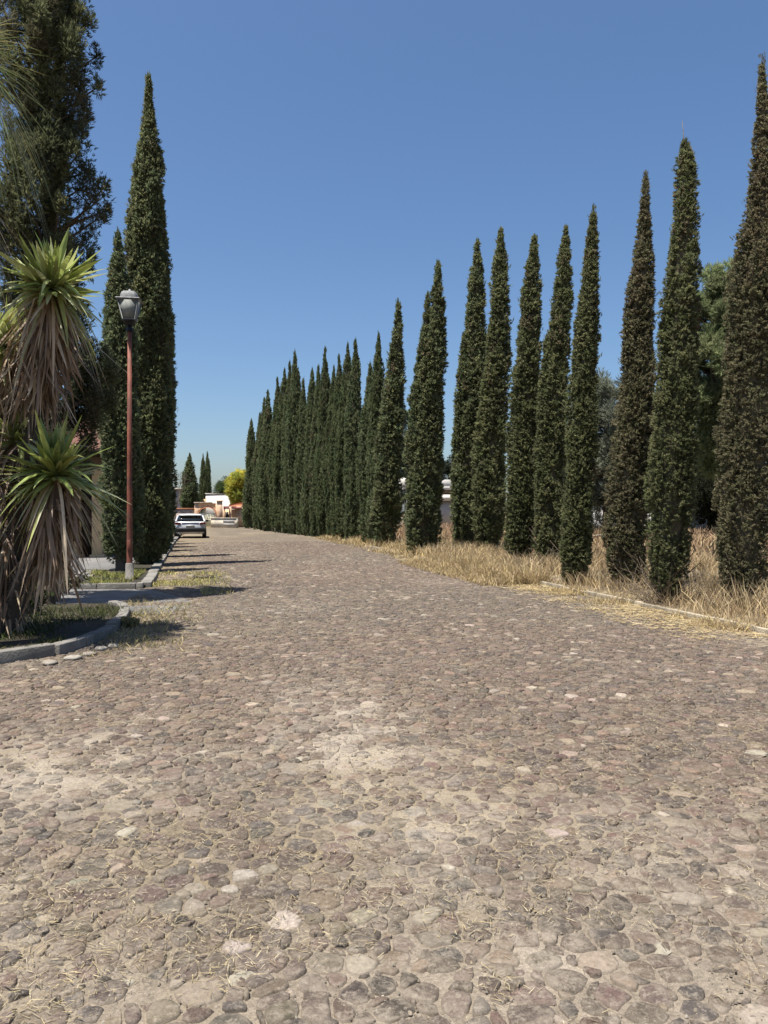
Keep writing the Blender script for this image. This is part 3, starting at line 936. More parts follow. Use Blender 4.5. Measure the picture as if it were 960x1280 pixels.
# the big dark conifer at the left, top out of the frame
rng = np.random.default_rng(900)
bl = []
for z in np.arange(2.4, 12.0, .18):
    rmax = .80 * (1 - max(0, z - 9.0) / 3.6) * (.9 + .25 * math.sin(z * 2.1))
    for k in range(3):
        a = rng.uniform(0, 6.28); r = rmax * math.sqrt(rng.uniform(.08, 1))
        bl.append((r * math.cos(a), r * math.sin(a), z + rng.uniform(-.1, .1), rng.uniform(.16, .33)))
    for k in range(2):          # thin outer sprays
        a = rng.uniform(0, 6.28); r = rmax * rng.uniform(1.0, 1.28)
        bl.append((r * math.cos(a), r * math.sin(a), z + rng.uniform(-.1, .2), rng.uniform(.08, .16)))
pb = P(58, 640, 13.2); pb[2] = 0
CON = [(.112, .122, .062), (.088, .100, .050), (.135, .142, .070), (.105, .100, .058)]
loose_tree('conifer_tree', 'big dark conifer behind the yucca, its top cut off by the photo edge', 'conifer', pb, bl, 12.2, .19, CON, rng, .085, .008, 300, upd=.7, flat=1.9, k=4)

# pines and other trees in the field on the right
def blob_crown(rng, n, cx, cz, rx, rz, rb):
    out = []
    while len(out) < n:
        u = rng.uniform(-1, 1, 3)
        if np.linalg.norm(u) > 1 or np.linalg.norm(u) < .35: continue
        out.append((cx + u[0] * rx, u[1] * rx, cz + u[2] * rz, rb * rng.uniform(.6, 1.3)))
    return out


PINE = [(.20, .235, .115), (.17, .205, .098), (.235, .255, .13)]
GREYG = [(.19, .205, .15), (.165, .18, .132), (.22, .23, .17)]
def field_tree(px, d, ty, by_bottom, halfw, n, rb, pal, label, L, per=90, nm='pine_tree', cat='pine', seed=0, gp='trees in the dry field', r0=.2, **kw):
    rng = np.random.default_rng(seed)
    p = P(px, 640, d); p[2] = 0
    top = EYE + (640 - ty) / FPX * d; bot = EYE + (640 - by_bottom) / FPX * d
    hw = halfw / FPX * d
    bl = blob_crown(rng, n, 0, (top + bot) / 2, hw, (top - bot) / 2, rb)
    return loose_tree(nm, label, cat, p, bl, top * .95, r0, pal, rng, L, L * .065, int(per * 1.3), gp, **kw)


field_tree(905, 24, 335, 585, 62, 110, .42, PINE, 'big grey-green pine with bare lower limbs behind the two rightmost cypresses', .20, 120, seed=1, k=7)
field_tree(1010, 30, 360, 600, 70, 80, .55, PINE, 'pine beyond the tallest cypress, mostly past the right edge of the photo', .24, 110, seed=2)
field_tree(757, 42, 452, 655, 34, 75, .6, GREYG, 'pale grey-green tree filling the gap right of the leaning cypress', .28, 100, 'field_tree', 'tree', seed=3)
field_tree(800, 48, 500, 655, 40, 60, .7, PINE, 'dull green tree showing between the brownish cypress and the stout one', .3, 90, 'field_tree', 'tree', seed=4)
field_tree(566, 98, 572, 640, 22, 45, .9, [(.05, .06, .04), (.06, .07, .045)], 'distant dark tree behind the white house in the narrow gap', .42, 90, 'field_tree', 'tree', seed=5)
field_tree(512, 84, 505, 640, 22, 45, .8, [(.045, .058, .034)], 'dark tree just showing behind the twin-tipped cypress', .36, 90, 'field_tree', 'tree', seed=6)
field_tree(690, 75, 560, 640, 26, 40, .9, PINE, 'distant tree behind the tall slender cypresses', .42, 80, 'field_tree', 'tree', seed=7)
field_tree(905, 44, 560, 655, 48, 60, .8, [(.035, .04, .024)], 'added near-black tree standing in for the shade under the big pine', .3, 120, 'field_tree', 'tree', seed=8)  # near-black foliage colour paints the shade below the pine
field_tree(845, 55, 520, 655, 40, 50, .8, PINE, 'green tree far behind the stout blunt cypress', .34, 90, 'field_tree', 'tree', seed=18)
# beyond the end of the road
rng = np.random.default_rng(77)
field_tree(304, 84, 586, 634, 20, 90, .55, [(.52, .47, .08), (.30, .33, .07), (.58, .52, .10), (.45, .43, .08)], 'bright yellow-flowering tree over the white wall at the road end', .34, 90, 'flowering_tree', 'tree', seed=9, gp='trees beyond the road end')
field_tree(283, 100, 600, 640, 16, 50, .7, [(.06, .085, .03), (.05, .07, .028)], 'round green tree behind the white building at the road end', .4, 90, 'round_tree', 'tree', seed=10, gp='trees beyond the road end')
# bare tree left of the far cypress
t = thing('bare_tree', 'leafless grey tree between the left cypresses and the white car', 'tree', G(219, 668))
mb = MB()
def branch(p, d, l, r, k):
    q = p + d * l
    mb.tube([p, (p + q) / 2 + np.array([rng.normal(0, .03) * l, 0, 0]), q], [r, r * .8, r * .6], 5)
    if k:
        for _ in range(3):
            branch(q, norm(d + .6 * unit(1, rng)[0] + .15 * UP), l * .7, r * .55, k - 1)
branch(np.array([0, 0, 0.]), UP, 1.6, .06, 4)
mb.build('trunk', M['bark'], t, True)

# ------------------------------------------------------------------ yucca, ponytail palm and other bed plants
def leaf_set(rng, ctr, n, e0, e1, L0, L1, w, droop, pal, S=6, fold=.45, az=None, mb=None, twist=0.0, r0=.05):
    mb = mb or MB()
    a = rng.uniform(0, 2 * math.pi, n) if az is None else rng.uniform(az[0], az[1], n)
    e = np.radians(rng.uniform(e0, e1, n))
    d = np.stack([np.cos(e) * np.cos(a), np.cos(e) * np.sin(a), np.sin(e)], -1)
    L = rng.uniform(L0, L1, n)
    s = np.linspace(0, 1, S)
    ctr = np.broadcast_to(ctr, (n, 3))
    C = ctr[:, None] + d[:, None] * (r0 + s[None, :, None] * L[:, None, None])
    dr = droop * rng.choice([.25, .6, 1.0, 1.5], n) * rng.uniform(.7, 1.3, n) * (.35 + np.cos(e))
    C[..., 2] -= (s[None] ** 2) * (dr * L)[:, None]
    if twist:
        C += (s[None, :, None] ** 1.5) * twist * rng.normal(0, 1, (n, 1, 3)) * L[:, None, None]
    prof = np.interp(s, [0, .25, .6, .85, 1], [.7, 1, .85, .45, .04])
    W = w * rng.uniform(.75, 1.25, n)[:, None] * prof[None]
    side = norm(np.cross(d, UP + .25 * unit(n, rng)))
    c = np.array(pal)[rng.choice(len(pal), n)] * rng.uniform(.8, 1.2, (n, 1))
    mb.ribbons(C, W, side, c, fold)
    return mb


GREEN = [(.26, .32, .08), (.33, .38, .11), (.21, .265, .07), (.40, .43, .16), (.30, .32, .10), (.48, .50, .26)]
DEAD = [(.30, .205, .13), (.42, .32, .21), (.22, .15, .095), (.55, .44, .30), (.26, .18, .115), (.34, .235, .15)]
ybase = G(6, 800); YD = 9.3
yc = thing('yucca', 'tall many-headed yucca with spiky green rosettes over skirts of dead leaves', 'yucca', ybase)
def Y(px, py, dd=0):
    return P(px, py, YD + dd) - ybase
rng = np.random.default_rng(40)
mb = MB()
mb.tube([Y(4, 806), Y(6, 795), Y(8, 770), Y(14, 720), Y(28, 620), Y(48, 500), Y(60, 430), Y(64, 372)], [.30, .21, .17, .14, .115, .10, .09, .07], 12)
mb.build('trunk', M['greybark'], yc, True)
mb = MB()
mb.tube([Y(6, 790), Y(20, 745, -.1), Y(50, 680, -.25), Y(66, 630, -.35), Y(70, 594, -.4)], [.16, .12, .09, .08, .06], 10)
mb.build('trunk', M['greybark'], yc, True)
mb = MB()
mb.tube([Y(4, 790), Y(-30, 700, -.1), Y(-60, 600, -.1), Y(-66, 540, -.1)], [.15, .12, .09, .07], 10)
mb.build('trunk', M['greybark'], yc, True)
for (px, py, dd, n, L0, L1, skirt) in ((64, 360, 0, 190, .42, .80, (.95, 330)), (70, 592, -.4, 170, .42, .80, (.75, 240)), (-66, 535, -.1, 100, .5, .9, (.7, 120)), (2, 432, .25, 80, .45, .75, (.6, 90)), (22, 548, .1, 70, .45, .75, (.5, 90))):
    c = Y(px, py, dd)
    m1 = leaf_set(rng, c, int(n * .45), 25, 88, L0 * .6, L1 * .85, .040, .10, GREEN, twist=.09)
    leaf_set(rng, c - UP * .04, int(n * .55), -15, 48, L0 * .8, L1, .040, .32, GREEN, mb=m1, twist=.12)
    leaf_set(rng, c - UP * .05, int(n * .20), -30, 30, L0 * .8, L1, .032, .6, GREEN[3:] + [(.42, .36, .16)], mb=m1, twist=.10)
    m1.build('leaf_rosette', M['blade'], yc)
    # dead leaves hang all down the stem below the rosette, over a matted core
    m2 = MB()
    nn = int(skirt[1] * 1.4)
    t_ = rng.uniform(0, 1, nn)
    lean_ = np.array([-.12 if px > 20 else (.1 if px < -20 else 0), 0, -1.])
    off = t_[:, None] * skirt[0] * lean_ + np.stack([rng.normal(0, .09, nn), rng.normal(0, .09, nn), rng.normal(0, .03, nn)], -1)
    leaf_set(rng, c + off, nn, -90, -58, .3, .8, .017, .12, DEAD, fold=.3, mb=m2, twist=.16, r0=.13)
    leaf_set(rng, c - UP * .06, 46, -72, -20, .5, .85, .018, .75, DEAD + [(.30, .29, .12)], fold=.3, mb=m2, twist=.10)
    zz = np.linspace(.05, skirt[0] + .35, 7)
    m2.tube(c + zz[:, None] * lean_, [.06, .14, .19, .20, .19, .16, .10], 9, col=(.12, .08, .05))
    m2.build('dead_leaf_skirt', M['blade'], yc)
# low skirt around the main trunk and dry tangle at the left
m2 = MB()
nn = 420
q = rng.random(nn)
pts = np.array([Y(10, 640)] * nn) + (q[:, None] * (Y(4, 740) - Y(10, 640))) + rng.normal(0, .05, (nn, 3))
leaf_set(rng, pts, nn, -88, -45, .4, .75, .015, .1, DEAD, fold=.3, mb=m2, twist=.06, r0=.1)
nn = 260
pts = np.array([Y(0, 600)] * nn) + rng.normal(0, 1, (nn, 3)) * np.array([.2, .2, .3])
leaf_set(rng, pts, nn, -40, 20, .4, .8, .012, .3, [(.2, .14, .11), (.26, .19, .15), (.15, .11, .08)], fold=.3, mb=m2, twist=.1)
nn = 140
pts = np.array([Y(34, 450)] * nn) + rng.normal(0, 1, (nn, 3)) * np.array([.12, .12, .25])
leaf_set(rng, pts, nn, -85, -40, .4, .8, .014, .15, DEAD, fold=.3, mb=m2, twist=.08)
m2.build('dead_leaf_skirt', M['blade'], yc)

# ponytail palm whose hair-thin leaves hang into the top left corner
pp = P(-62, 640, 8.2); pp[2] = 0
pt = thing('ponytail_palm', 'tall thin-leaved palm hanging strands into the top left corner', 'palm', pp)
mb = MB(); mb.tube([(0, 0, -.1), (0, 0, .5), (.03, .02, 2.5), (.0, .05, 4.5), (.02, 0, 6.4)], [.42, .30, .17, .13, .10], 12)
mb.build('trunk', M['greybark'], pt, True)
m1 = leaf_set(rng, np.array([.02, 0, 6.4]), 420, -10, 80, .7, 1.15, .008, .9, [(.17, .21, .08), (.22, .25, .10), (.13, .17, .07), (.26, .24, .11)], S=8, fold=0)
m1.build('leaf_rosette', M['blade'], pt)
m1 = leaf_set(rng, np.array([.02, 0, 5.2]), 130, -75, -25, .8, 1.3, .006, .55, [(.25, .22, .14), (.14, .11, .08), (.32, .28, .19)], S=8, fold=0)
m1.build('dead_leaf_skirt', M['blade'], pt)

# cut stump and a sprig beside the driveway
st = thing('tree_stump', 'short dark cut stump leaning at the back of the planting bed', 'stump', G(58, 762) + UP * .05)
mb = MB(); mb.tube([(0, 0, -.1), (.02, 0, .12), (.10, 0, .34), (.15, 0, .42)], [.15, .12, .10, .095], 10); mb.build('trunk', M['bark'], st, True)
def small_bush(name, label, base, n, h, rad, pal, L, seed, cat='shrub'):
    r_ = np.random.default_rng(seed); t = thing(name, label, cat, base)
    tr = MB(); cr = MB()
    for k in range(n):
        a = r_.uniform(0, 6.28); q = rad * math.sqrt(r_.random())
        tip = np.array([q * math.cos(a), q * math.sin(a), h * r_.uniform(.5, 1)])
        tr.tube([(0, 0, -.03), tip * .5 + UP * .05, tip], [.008, .006, .003], 4)
        m = 14
        pos = tip[None] * r_.uniform(.5, 1.05, (m, 1)) + r_.normal(0, .03, (m, 3))
        tufts(cr, pos, norm(unit(m, r_) + .5 * UP), L, L * .3, 2, np.tile(np.array(pal)[r_.choice(len(pal))], (m, 1)), r_)
    cr.build('foliage', M['leaf'], t); tr.build('stem', M['deadwood'], t)
    return t
small_bush('weed_sprig', 'straggly grey-green sprig before the bright pavement slab', G(82, 744) + UP * .04, 26, .42, .38, [(.10, .10, .05), (.13, .12, .06)], .06, 5)
small_bush('low_shrub', 'small green shrub in the shade at the foot of the yucca', G(36, 776) + UP * .08, 30, .45, .3, [(.05, .075, .025), (.07, .09, .03)], .07, 6)
small_bush('weed_tuft', 'little green tuft growing at the outer corner of the bed kerb', G(163, 786), 22, .12, .12, [(.20, .20, .08), (.26, .23, .11)], .045, 7)

# ------------------------------------------------------------------ grasses
def blades(mb, x, y, z, h, w, pal, rng, lean=.35, S=4, flat=False):
    n = len(x)
    a = rng.uniform(0, 6.28, n)
    l = (np.abs(rng.normal(0, lean, n)) if not flat else rng.uniform(.85, 1.0, n) * 3)
    d = np.stack([np.cos(a) * l, np.sin(a) * l, np.full(n, 1.0 if not flat else .12)], -1); d = norm(d)
    s = np.linspace(0, 1, S)
    C = np.stack([x, y, z], -1)[:, None] + d[:, None] * (s[None, :, None] * h[:, None, None])
    bend = rng.uniform(.05, .5, n) * h * (0 if flat else 1)
    C[..., 0] += (s[None] ** 2) * (bend * np.cos(a))[:, None]; C[..., 1] += (s[None] ** 2) * (bend * np.sin(a))[:, None]
    C[..., 2] -= (s[None] ** 2) * (bend * .35)[:, None]
    W = w[:, None] * np.interp(s, [0, .6, 1], [1, .8, .1])[None]
    sd = norm(np.cross(d, unit(n, rng)))
    if flat: sd = norm(np.cross(d, UP + .3 * unit(n, rng)))
    c = np.array(pal)[rng.choice(len(pal), n)] * rng.uniform(.75, 1.25, (n, 1))
    mb.ribbons(C, W, sd, c)


TAN = [(.42, .315, .17), (.36, .265, .145), (.50, .40, .23), (.29, .205, .12), (.45, .36, .23)]
BROWN = [(.27, .17, .105), (.22, .14, .09), (.33, .22, .14), (.30, .22, .15)]
YEL = [(.50, .39, .18), (.44, .34, .16), (.54, .45, .25)]
rng = np.random.default_rng(60)
mb = MB()
def scatter(n, x0, x1, y0, y1, clump=1.2, thr=.35, s=1):
    x = rng.uniform(x0, x1, n * 2); y = y0 + (y1 - y0) * rng.random(n * 2)
    k = fbm(x * clump, y * clump, s, 3) + rng.normal(0, .06, n * 2) > thr
    return x[k][:n], y[k][:n]
# tall weeds behind the kerb, near
x, y = scatter(12500, RX + .05, 12.5, 6.5, 17, .9, .45, 1)
hm = .10 + .62 * fbm(x * .6, y * .6, 3) * sstep(0, .8, x - RX)
blades(mb, x, y, np.full(len(x), .05), hm * rng.uniform(.45, 1.2, len(x)), rng.uniform(.003, .0075, len(x)), TAN, rng, .3)
x, y = scatter(7500, RX - .9, RX + .1, 6.5, 17, 1.2, .54, 4)
blades(mb, x, y, np.full(len(x), .02), rng.uniform(.04, .20, len(x)) * sstep(-1., .1, x - RX), rng.uniform(.003, .006, len(x)), TAN + YEL, rng, .5)
# verge growth that spills on the road
x, y = scatter(13000, RX - 1.35, RX + .2, 15.0, 22.5, .8, .36, 8)
e = sstep(-1.35, -.2, x - RX)
blades(mb, x, y, np.full(len(x), .02), (.08 + .55 * e * fbm(x * .9, y * .9, 7)) * rng.uniform(.5, 1.25, len(x)), rng.uniform(.004, .009, len(x)), TAN + YEL[:1], rng, .3)
x, y = scatter(12000, RX + .1, 13, 17, 30, .7, .4, 9)
blades(mb, x, y, np.full(len(x), .05), (.15 + .55 * fbm(x * .5, y * .5, 12)) * rng.uniform(.5, 1.2, len(x)), rng.uniform(.005, .012, len(x)), TAN, rng, .3)
x, y = scatter(9000, RX - .9, RX + 1.8, 22, 46, .6, .4, 10)
e = sstep(-.9, .3, x - RX)
blades(mb, x, y, np.full(len(x), .02), (.06 + .6 * e * fbm(x * .7, y * .7, 17)) * rng.uniform(.5, 1.2, len(x)), rng.uniform(.008, .018, len(x)), TAN + YEL, rng, .3)
stuff(mb.build('dry_weeds', M['grass']), 'tan dry weeds growing along the right kerb and around the cypress bases', 'weeds')
mb = MB()
x, y = scatter(26000, 9.5, 34, 16, 62, .25, .36, 20)
blades(mb, x, y, np.full(len(x), -.02), (.2 + .6 * fbm(x * .25, y * .25, 19)) * rng.uniform(.5, 1.2, len(x)), rng.uniform(.012, .03, len(x)), TAN[:3] + BROWN, rng, .3)
x, y = scatter(9000, 8, 60, 34, 75, .2, .3, 21)
blades(mb, x, y, np.full(len(x), -.02), rng.uniform(.35, .8, len(x)), rng.uniform(.025, .05, len(x)), BROWN, rng, .25)
stuff(mb.build('field_grass', M['grass']), 'reddish-brown dry weeds covering the field beyond the right-hand row', 'dry grass')
# flattened straw along the right kerb and litter between the stones
mb = MB()
x, y = scatter(14000, RX - 1.5, RX - .02, 8, 24, 1.2, .38, 30)
k = rng.random(len(x)) < sstep(-1.5, -.3, x - RX); x, y = x[k], y[k]
blades(mb, x, y, .03 + relief(x, y) + rng.uniform(0, .02, len(x)), rng.uniform(.06, .2, len(x)), rng.uniform(.003, .006, len(x)), YEL + TAN, rng, flat=True)
n = 60000
d = 2.0 + 13 * rng.random(n) ** 1.3; lat = rng.uniform(-.56, .56, n) * d
x = lat * RT[0] + d * FW[0]; y = lat * RT[1] + d * FW[1]
k = (x > left_edge(y) + .05) & (x < RX - .1) & (fbm(x * 2.2, y * 2.2, 33, 3) + rng.normal(0, .06, n) > .53 - .15 * straw_at(x, y))
x, y = x[k], y[k]; n = len(x)
blades(mb, x, y, .024 + relief(x, y) + rng.uniform(0, .012, n), rng.uniform(.008, .05, n), rng.uniform(.0005, .0012, n) * (1 + .14 * np.hypot(x, y)), [(.36, .29, .16), (.31, .26, .17), (.25, .2, .13), (.40, .34, .22), (.2, .155, .1)], rng, flat=True)
stuff(mb.build('straw_litter', M['grass']), 'scattered yellow straw lying between the cobblestones', 'straw')
# left: yellow-green grass on the road edge and lamp island, bed grass with shade put into its dark colour
mb = MB()
x, y = scatter(7000, -1.5, .4, 13.6, 20, 1.0, .42, 40)
k = (rng.random(len(x)) < sstep(.7, -1.2, x + .4 * rng.normal(0, 1, len(x)))) & ((y > 16.3) | (x > -.2)) & (y > 14.6); x, y = x[k], y[k]
blades(mb, x, y, np.full(len(x), .02), rng.uniform(.03, .10, len(x)), rng.uniform(.004, .009, len(x)), [(.36, .32, .12), (.42, .35, .16), (.26, .26, .09)], rng, .7)
x, y = scatter(5000, -3.0, -1.6, 16.2, 19.8, 1.4, .42, 42)
k = ~((x < -2.75) & (y < 19.7)); x, y = x[k], y[k]
blades(mb, x, y, np.full(len(x), .08), rng.uniform(.04, .13, len(x)), rng.uniform(.004, .008, len(x)), [(.22, .22, .07), (.30, .27, .10), (.14, .17, .05)], rng, .5)
x, y = scatter(4500, -2.2, .5, 8.6, 13.6, 1.6, .42, 44)
k = (x > left_edge(y) + .0) & (rng.random(len(x)) < sstep(.1, -1.3, x + .35 * rng.normal(0, 1, len(x)))); x, y = x[k], y[k]
kk = []
poly = [(p[0], p[1]) for p in bed]
def inside(px, py, poly):
    c = False; n = len(poly); j = n - 1
    for i in range(n):
        if (poly[i][1] > py) != (poly[j][1] > py) and px < (poly[j][0] - poly[i][0]) * (py - poly[i][1]) / (poly[j][1] - poly[i][1]) + poly[i][0]: c = not c
        j = i
    return c
ins = np.array([inside(a, b, poly) for a, b in zip(x, y)])
blades(mb, x[~ins], y[~ins], np.full((~ins).sum(), .02), rng.uniform(.03, .11, (~ins).sum()), rng.uniform(.003, .006, (~ins).sum()), [(.34, .28, .14), (.28, .25, .1), (.42, .34, .2)], rng, .8)
x, y = scatter(9000, -6, -1.2, 8.4, 12.4, 1.4, .45, 46)
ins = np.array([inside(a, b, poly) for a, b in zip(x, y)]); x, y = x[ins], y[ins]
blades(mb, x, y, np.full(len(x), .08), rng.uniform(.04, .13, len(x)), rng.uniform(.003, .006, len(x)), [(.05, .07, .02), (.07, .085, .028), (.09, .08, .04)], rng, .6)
stuff(mb.build('short_grass', M['grass']), 'short yellow-green grass along the left kerbs and, coloured dark for shade, in the planting bed', 'grass')

# dead twiggy brush at the foot of the cypresses
def brush(label, base, n, h, spread, seed):
    r_ = np.random.default_rng(seed); mb = MB()
    for k in range(n):
        a = r_.uniform(0, 6.28); d_ = norm(np.array([math.cos(a) * spread, math.sin(a) * spread, r_.uniform(.25, 1.1)]))
        p0 = np.array([r_.normal(0, .12), r_.normal(0, .12), -.03]); l = h * r_.uniform(.5, 1.2)
        p1 = p0 + d_ * l * .5; p2 = p1 + norm(d_ + .5 * unit(1, r_)[0]) * l * .5
        mb.tube([p0, p1, p2], [.007, .005, .003], 4, cap=False)
        for _ in range(2):
            q = p1 + (p2 - p1) * r_.random(); mb.tube([q, q + norm(d_ + .9 * unit(1, r_)[0]) * l * .3], [.004, .002], 4, cap=False)
    o = mb.build('dead_brush', M['deadwood'], loc=base); return tag(o, label, 'brush', 'dead brush under the right-hand row')
brush('tangle of dead twigs at the foot of the stout blunt cypress', G(834, 757), 70, .95, 1.1, 1)
brush('dry twigs at the foot of the brownish cypress', G(792, 742), 40, .7, 1.0, 2)
brush('pale dry branches leaning at the foot of the cypress with the small second tip', G(668, 716), 50, .9, 1.0, 3)
brush('thin dead twigs at the foot of the tallest right-edge cypress', G(926, 768), 40, .7, 1.0, 4)

# row of pale pebbles before the bed kerb
r_ = np.random.default_rng(9)
pebl = ['pale flat cobble lying loose before the bed kerb, left of its fellows', 'pale loose cobble, second from left before the bed kerb', 'pale loose cobble, middle one before the bed kerb', 'pale loose cobble, fourth along before the bed kerb', 'small pale loose cobble, farthest right before the bed kerb']
def rock(name, label, cat, p, a, b, c, m, seed, group=None):
    r_ = np.random.default_rng(seed); mb = MB()
    nu, nv = 10, 6; V = []
    for j in range(nv + 1):
        f = math.pi * j / nv
        for i in range(nu):
            t_ = 2 * math.pi * i / nu; k = 1 + r_.uniform(-.2, .2)
            V.append((a * k * math.sin(f) * math.cos(t_), b * k * math.sin(f) * math.sin(t_), c * math.cos(f) * k))
    F = [(j * nu + i, j * nu + (i + 1) % nu, (j + 1) * nu + (i + 1) % nu, (j + 1) * nu + i) for j in range(nv) for i in range(nu)]
    mb.add(V, np.array(F))
    o = mb.build(name, m, smooth=True, loc=p + UP * c * .45); o.rotation_euler = (0, 0, r_.uniform(0, 3)); return tag(o, label, cat, group)
for i, (px, py) in enumerate([(62, 832), (92, 826), (112, 821), (126, 814), (142, 811)]):
    rock('loose_stone', pebl[i], 'stone', G(px, py) + UP * .015, .10 - .008 * i, .07, .03, M['pebble'], i, 'loose stones before the bed kerb')
M['chalk'] = mat('chalky_stone', (.42, .375, .29), .9, .2, 12, .7, 40)
for i, (px, py, a, b, lab) in enumerate([(303, 1230, .05, .038, 'jagged white stone lying on the cobbles at the bottom left'),
                                         (828, 1195, .05, .034, 'cream wedge-shaped stone lying on the cobbles at the bottom right'), (378, 953, .07, .05, 'flat pale stone in the middle of the road left of the dusty patch'),
                                         (946, 945, .07, .05, 'flat pale stone at the right edge of the road surface')]):
    o_ = rock('white_stone', lab, 'stone', G(px, py) + UP * .012, a, b, .014, M['chalk'], 20 + i, 'pale stones on the road')
    o_.data.polygons.foreach_set('use_smooth', np.zeros(len(o_.data.polygons), bool))
# ------------------------------------------------------------------ street lamp
lb = G(162, 729) + UP * .08
lp = thing('street_lamp', 'old street lamp with rusty red pole and grey square lantern beside the driveway', 'street lamp', lb, rz=-TH + .12)
zt = EYE + (640 - 414) / FPX * (EYE * FPX / 89.0) - .08
mb = MB(); mb.tube([(0, 0, 0), (0, 0, .02), (0, 0, zt * .5), (0, 0, zt)], [.066, .064, .052, .044], 14); mb.build('pole', M['rust'], lp, True)
mb = MB(); mb.tube([(0, 0, -.05), (0, 0, .34), (0, 0, .36)], [.09, .085, .07], 14); mb.build('footing', M['cement'], lp, True)
mb = MB(); mb.tube([(0, 0, zt - .01), (0, 0, zt + .05), (0, 0, zt + .07), (0, 0, zt + .16)], [.075, .075, .045, .05], 12); mb.build('collar', M['black'], lp)
def frustum(mb, z0, a, z1, b, mi=0):
    V = [(-a, -a, z0), (a, -a, z0), (a, a, z0), (-a, a, z0), (-b, -b, z1), (b, -b, z1), (b, b, z1), (-b, b, z1)]
    mb.add(V, np.array([(0, 3, 2, 1), (4, 5, 6, 7), (0, 1, 5, 4), (1, 2, 6, 5), (2, 3, 7, 6), (3, 0, 4, 7)]), mi)
mb = MB(); mb.box((-.035, -.083, .62), (.035, -.058, .86)); mb.build('access_cover', M['rust'], lp, bevel=.004)
z = zt + .12
mb = MB(); frustum(mb, z, .06, z + .12, .125); mb.build('lantern_base', M['black'], lp, bevel=.01)
z += .122
pn = MB(); frustum(pn, z + .005, .118, z + .40, .205); pn.build('lantern_pane', M['pane'], lp)
fr = MB()
for sx in (-1, 1):
    for sy in (-1, 1):
        fr.tube([(sx * .122, sy * .122, z), (sx * .212, sy * .212, z + .405)], .012, 6)
for q, zz in ((.124, z), (.212, z + .405)):
    for s in (-1, 1):
        fr.obox((0, s * q, zz), (q, 0, 0), (0, .012, 0), (0, 0, .012)); fr.obox((s * q, 0, zz), (.012, 0, 0), (0, q, 0), (0, 0, .012))
fr.build('lantern_frame', M['alu'], lp)
z += .42
mb = MB(); frustum(mb, z, .262, z + .022, .245); mb.build('lantern_brim', M['alu'], lp, bevel=.006)
mb = MB()
S = 40; rows_ = [(z + .022, .19), (z + .10, .18), (z + .16, .155), (z + .19, .115), (z + .20, .03)]
V = []
for (zz, rr) in rows_:
    for i in range(S):
        a = 2 * math.pi * i / S; k = 1 + (.045 if i % 2 else -.02); c_, s_ = math.cos(a), math.sin(a)
        sq = 1 / max(abs(c_), abs(s_)) ** .55
        V.append((rr * k * sq * c_, rr * k * sq * s_, zz))
F = [(j * S + i, j * S + (i + 1) % S, (j + 1) * S + (i + 1) % S, (j + 1) * S + i) for j in range(len(rows_) - 1) for i in range(S)] + [tuple(range((len(rows_) - 1) * S, len(rows_) * S))]
mb.add(V, F); mb.tube([(0, 0, z + .21), (0, 0, z + .25)], [.03, .02], 8); mb.build('lantern_cap', M['alu'], lp)

# ------------------------------------------------------------------ house behind the yucca
hs = thing('house', 'single-storey tan house with clay tile roof shaded behind the yucca', 'house', (0, 0, 0))
hx1 = -3.5; hy0 = 26.3
hm = MB()
hm.box((-15, hy0, 0), (hx1 - .9, hy0 + .25, 3.5)); hm.box((-15, hy0 + .25, 0), (-14.75, 38, 3.5)); hm.box((hx1 - .25, hy0 + 1.2, 0), (hx1, 38, 3.5)); hm.box((-14.75, 37.75, 0), (hx1 - .25, 38, 3.5))
hm.build('wall', M['wall'], hs)
for a_, b_ in ((hx1 - .95, hx1 - .62), (hx1 - .28, hx1 + .05)):
    pm = MB(); pm.box((a_, hy0 - .05, .18), (b_, hy0 + .3, 2.75)); pm.box((a_ - .06, hy0 - .11, 0), (b_ + .06, hy0 + .36, .178)); pm.box((a_ - .06, hy0 - .11, 2.752), (b_ + .06, hy0 + .36, 2.9))
    pm.build('pillar', M['cream'], hs, bevel=.012)
pm = MB(); pm.box((hx1 - 1.02, hy0 - .08, 2.902), (hx1 + .12, hy0 + .34, 3.34)); pm.build('lintel', M['wall'], hs, bevel=.01)
pm = MB(); pm.box((hx1 - .618, hy0 + .12, .02), (hx1 - .282, hy0 + .2, 2.75)); pm.build('shutter', M['wood'], hs)
dm = MB(); dm.box((-6.6, hy0 - .06, .05), (-5.6, hy0 - .005, 2.25)); dd_ = dm.build('door', M['wood'], hs, bevel=.01)
hb = MB(); hb.tube([(-5.72, hy0 - .06, 1.05), (-5.72, hy0 - .12, 1.05), (-5.80, hy0 - .12, 1.05)], .014, 6); hb.build('handle', M['alu'], dd_)
wm = MB()
for (a, b) in ((-9.4, -9.32), (-7.68, -7.6)): wm.box((a, hy0 - .06, 1.0), (b, hy0 - .004, 2.3))
wm.box((-9.32, hy0 - .06, 2.22), (-7.68, hy0 - .004, 2.3)); wm.box((-9.32, hy0 - .06, 1.0), (-7.68, hy0 - .004, 1.08)); wm.box((-8.54, hy0 - .055, 1.08), (-8.46, hy0 - .004, 2.22))
wf = wm.build('window', M['cream'], hs)
gm = MB(); gm.box((-9.32, hy0 - .03, 1.08), (-7.68, hy0 - .003, 2.22)); gm.build('pane', M['glass'], wf)
rm = MB(); nx_ = 60; xs_ = np.linspace(-15.6, hx1 + .55, nx_ * 4 + 1)
ys_ = np.linspace(0, 1, 16)
V = []
for t_ in ys_:
    for x_ in xs_:
        V.append((x_, hy0 - .9 + t_ * 6.5, 3.5 + t_ * 1.9 + .05 * abs(math.sin((x_ + 15.6) * math.pi / .3)) + .03 * ((t_ * 15) % 1.0)))
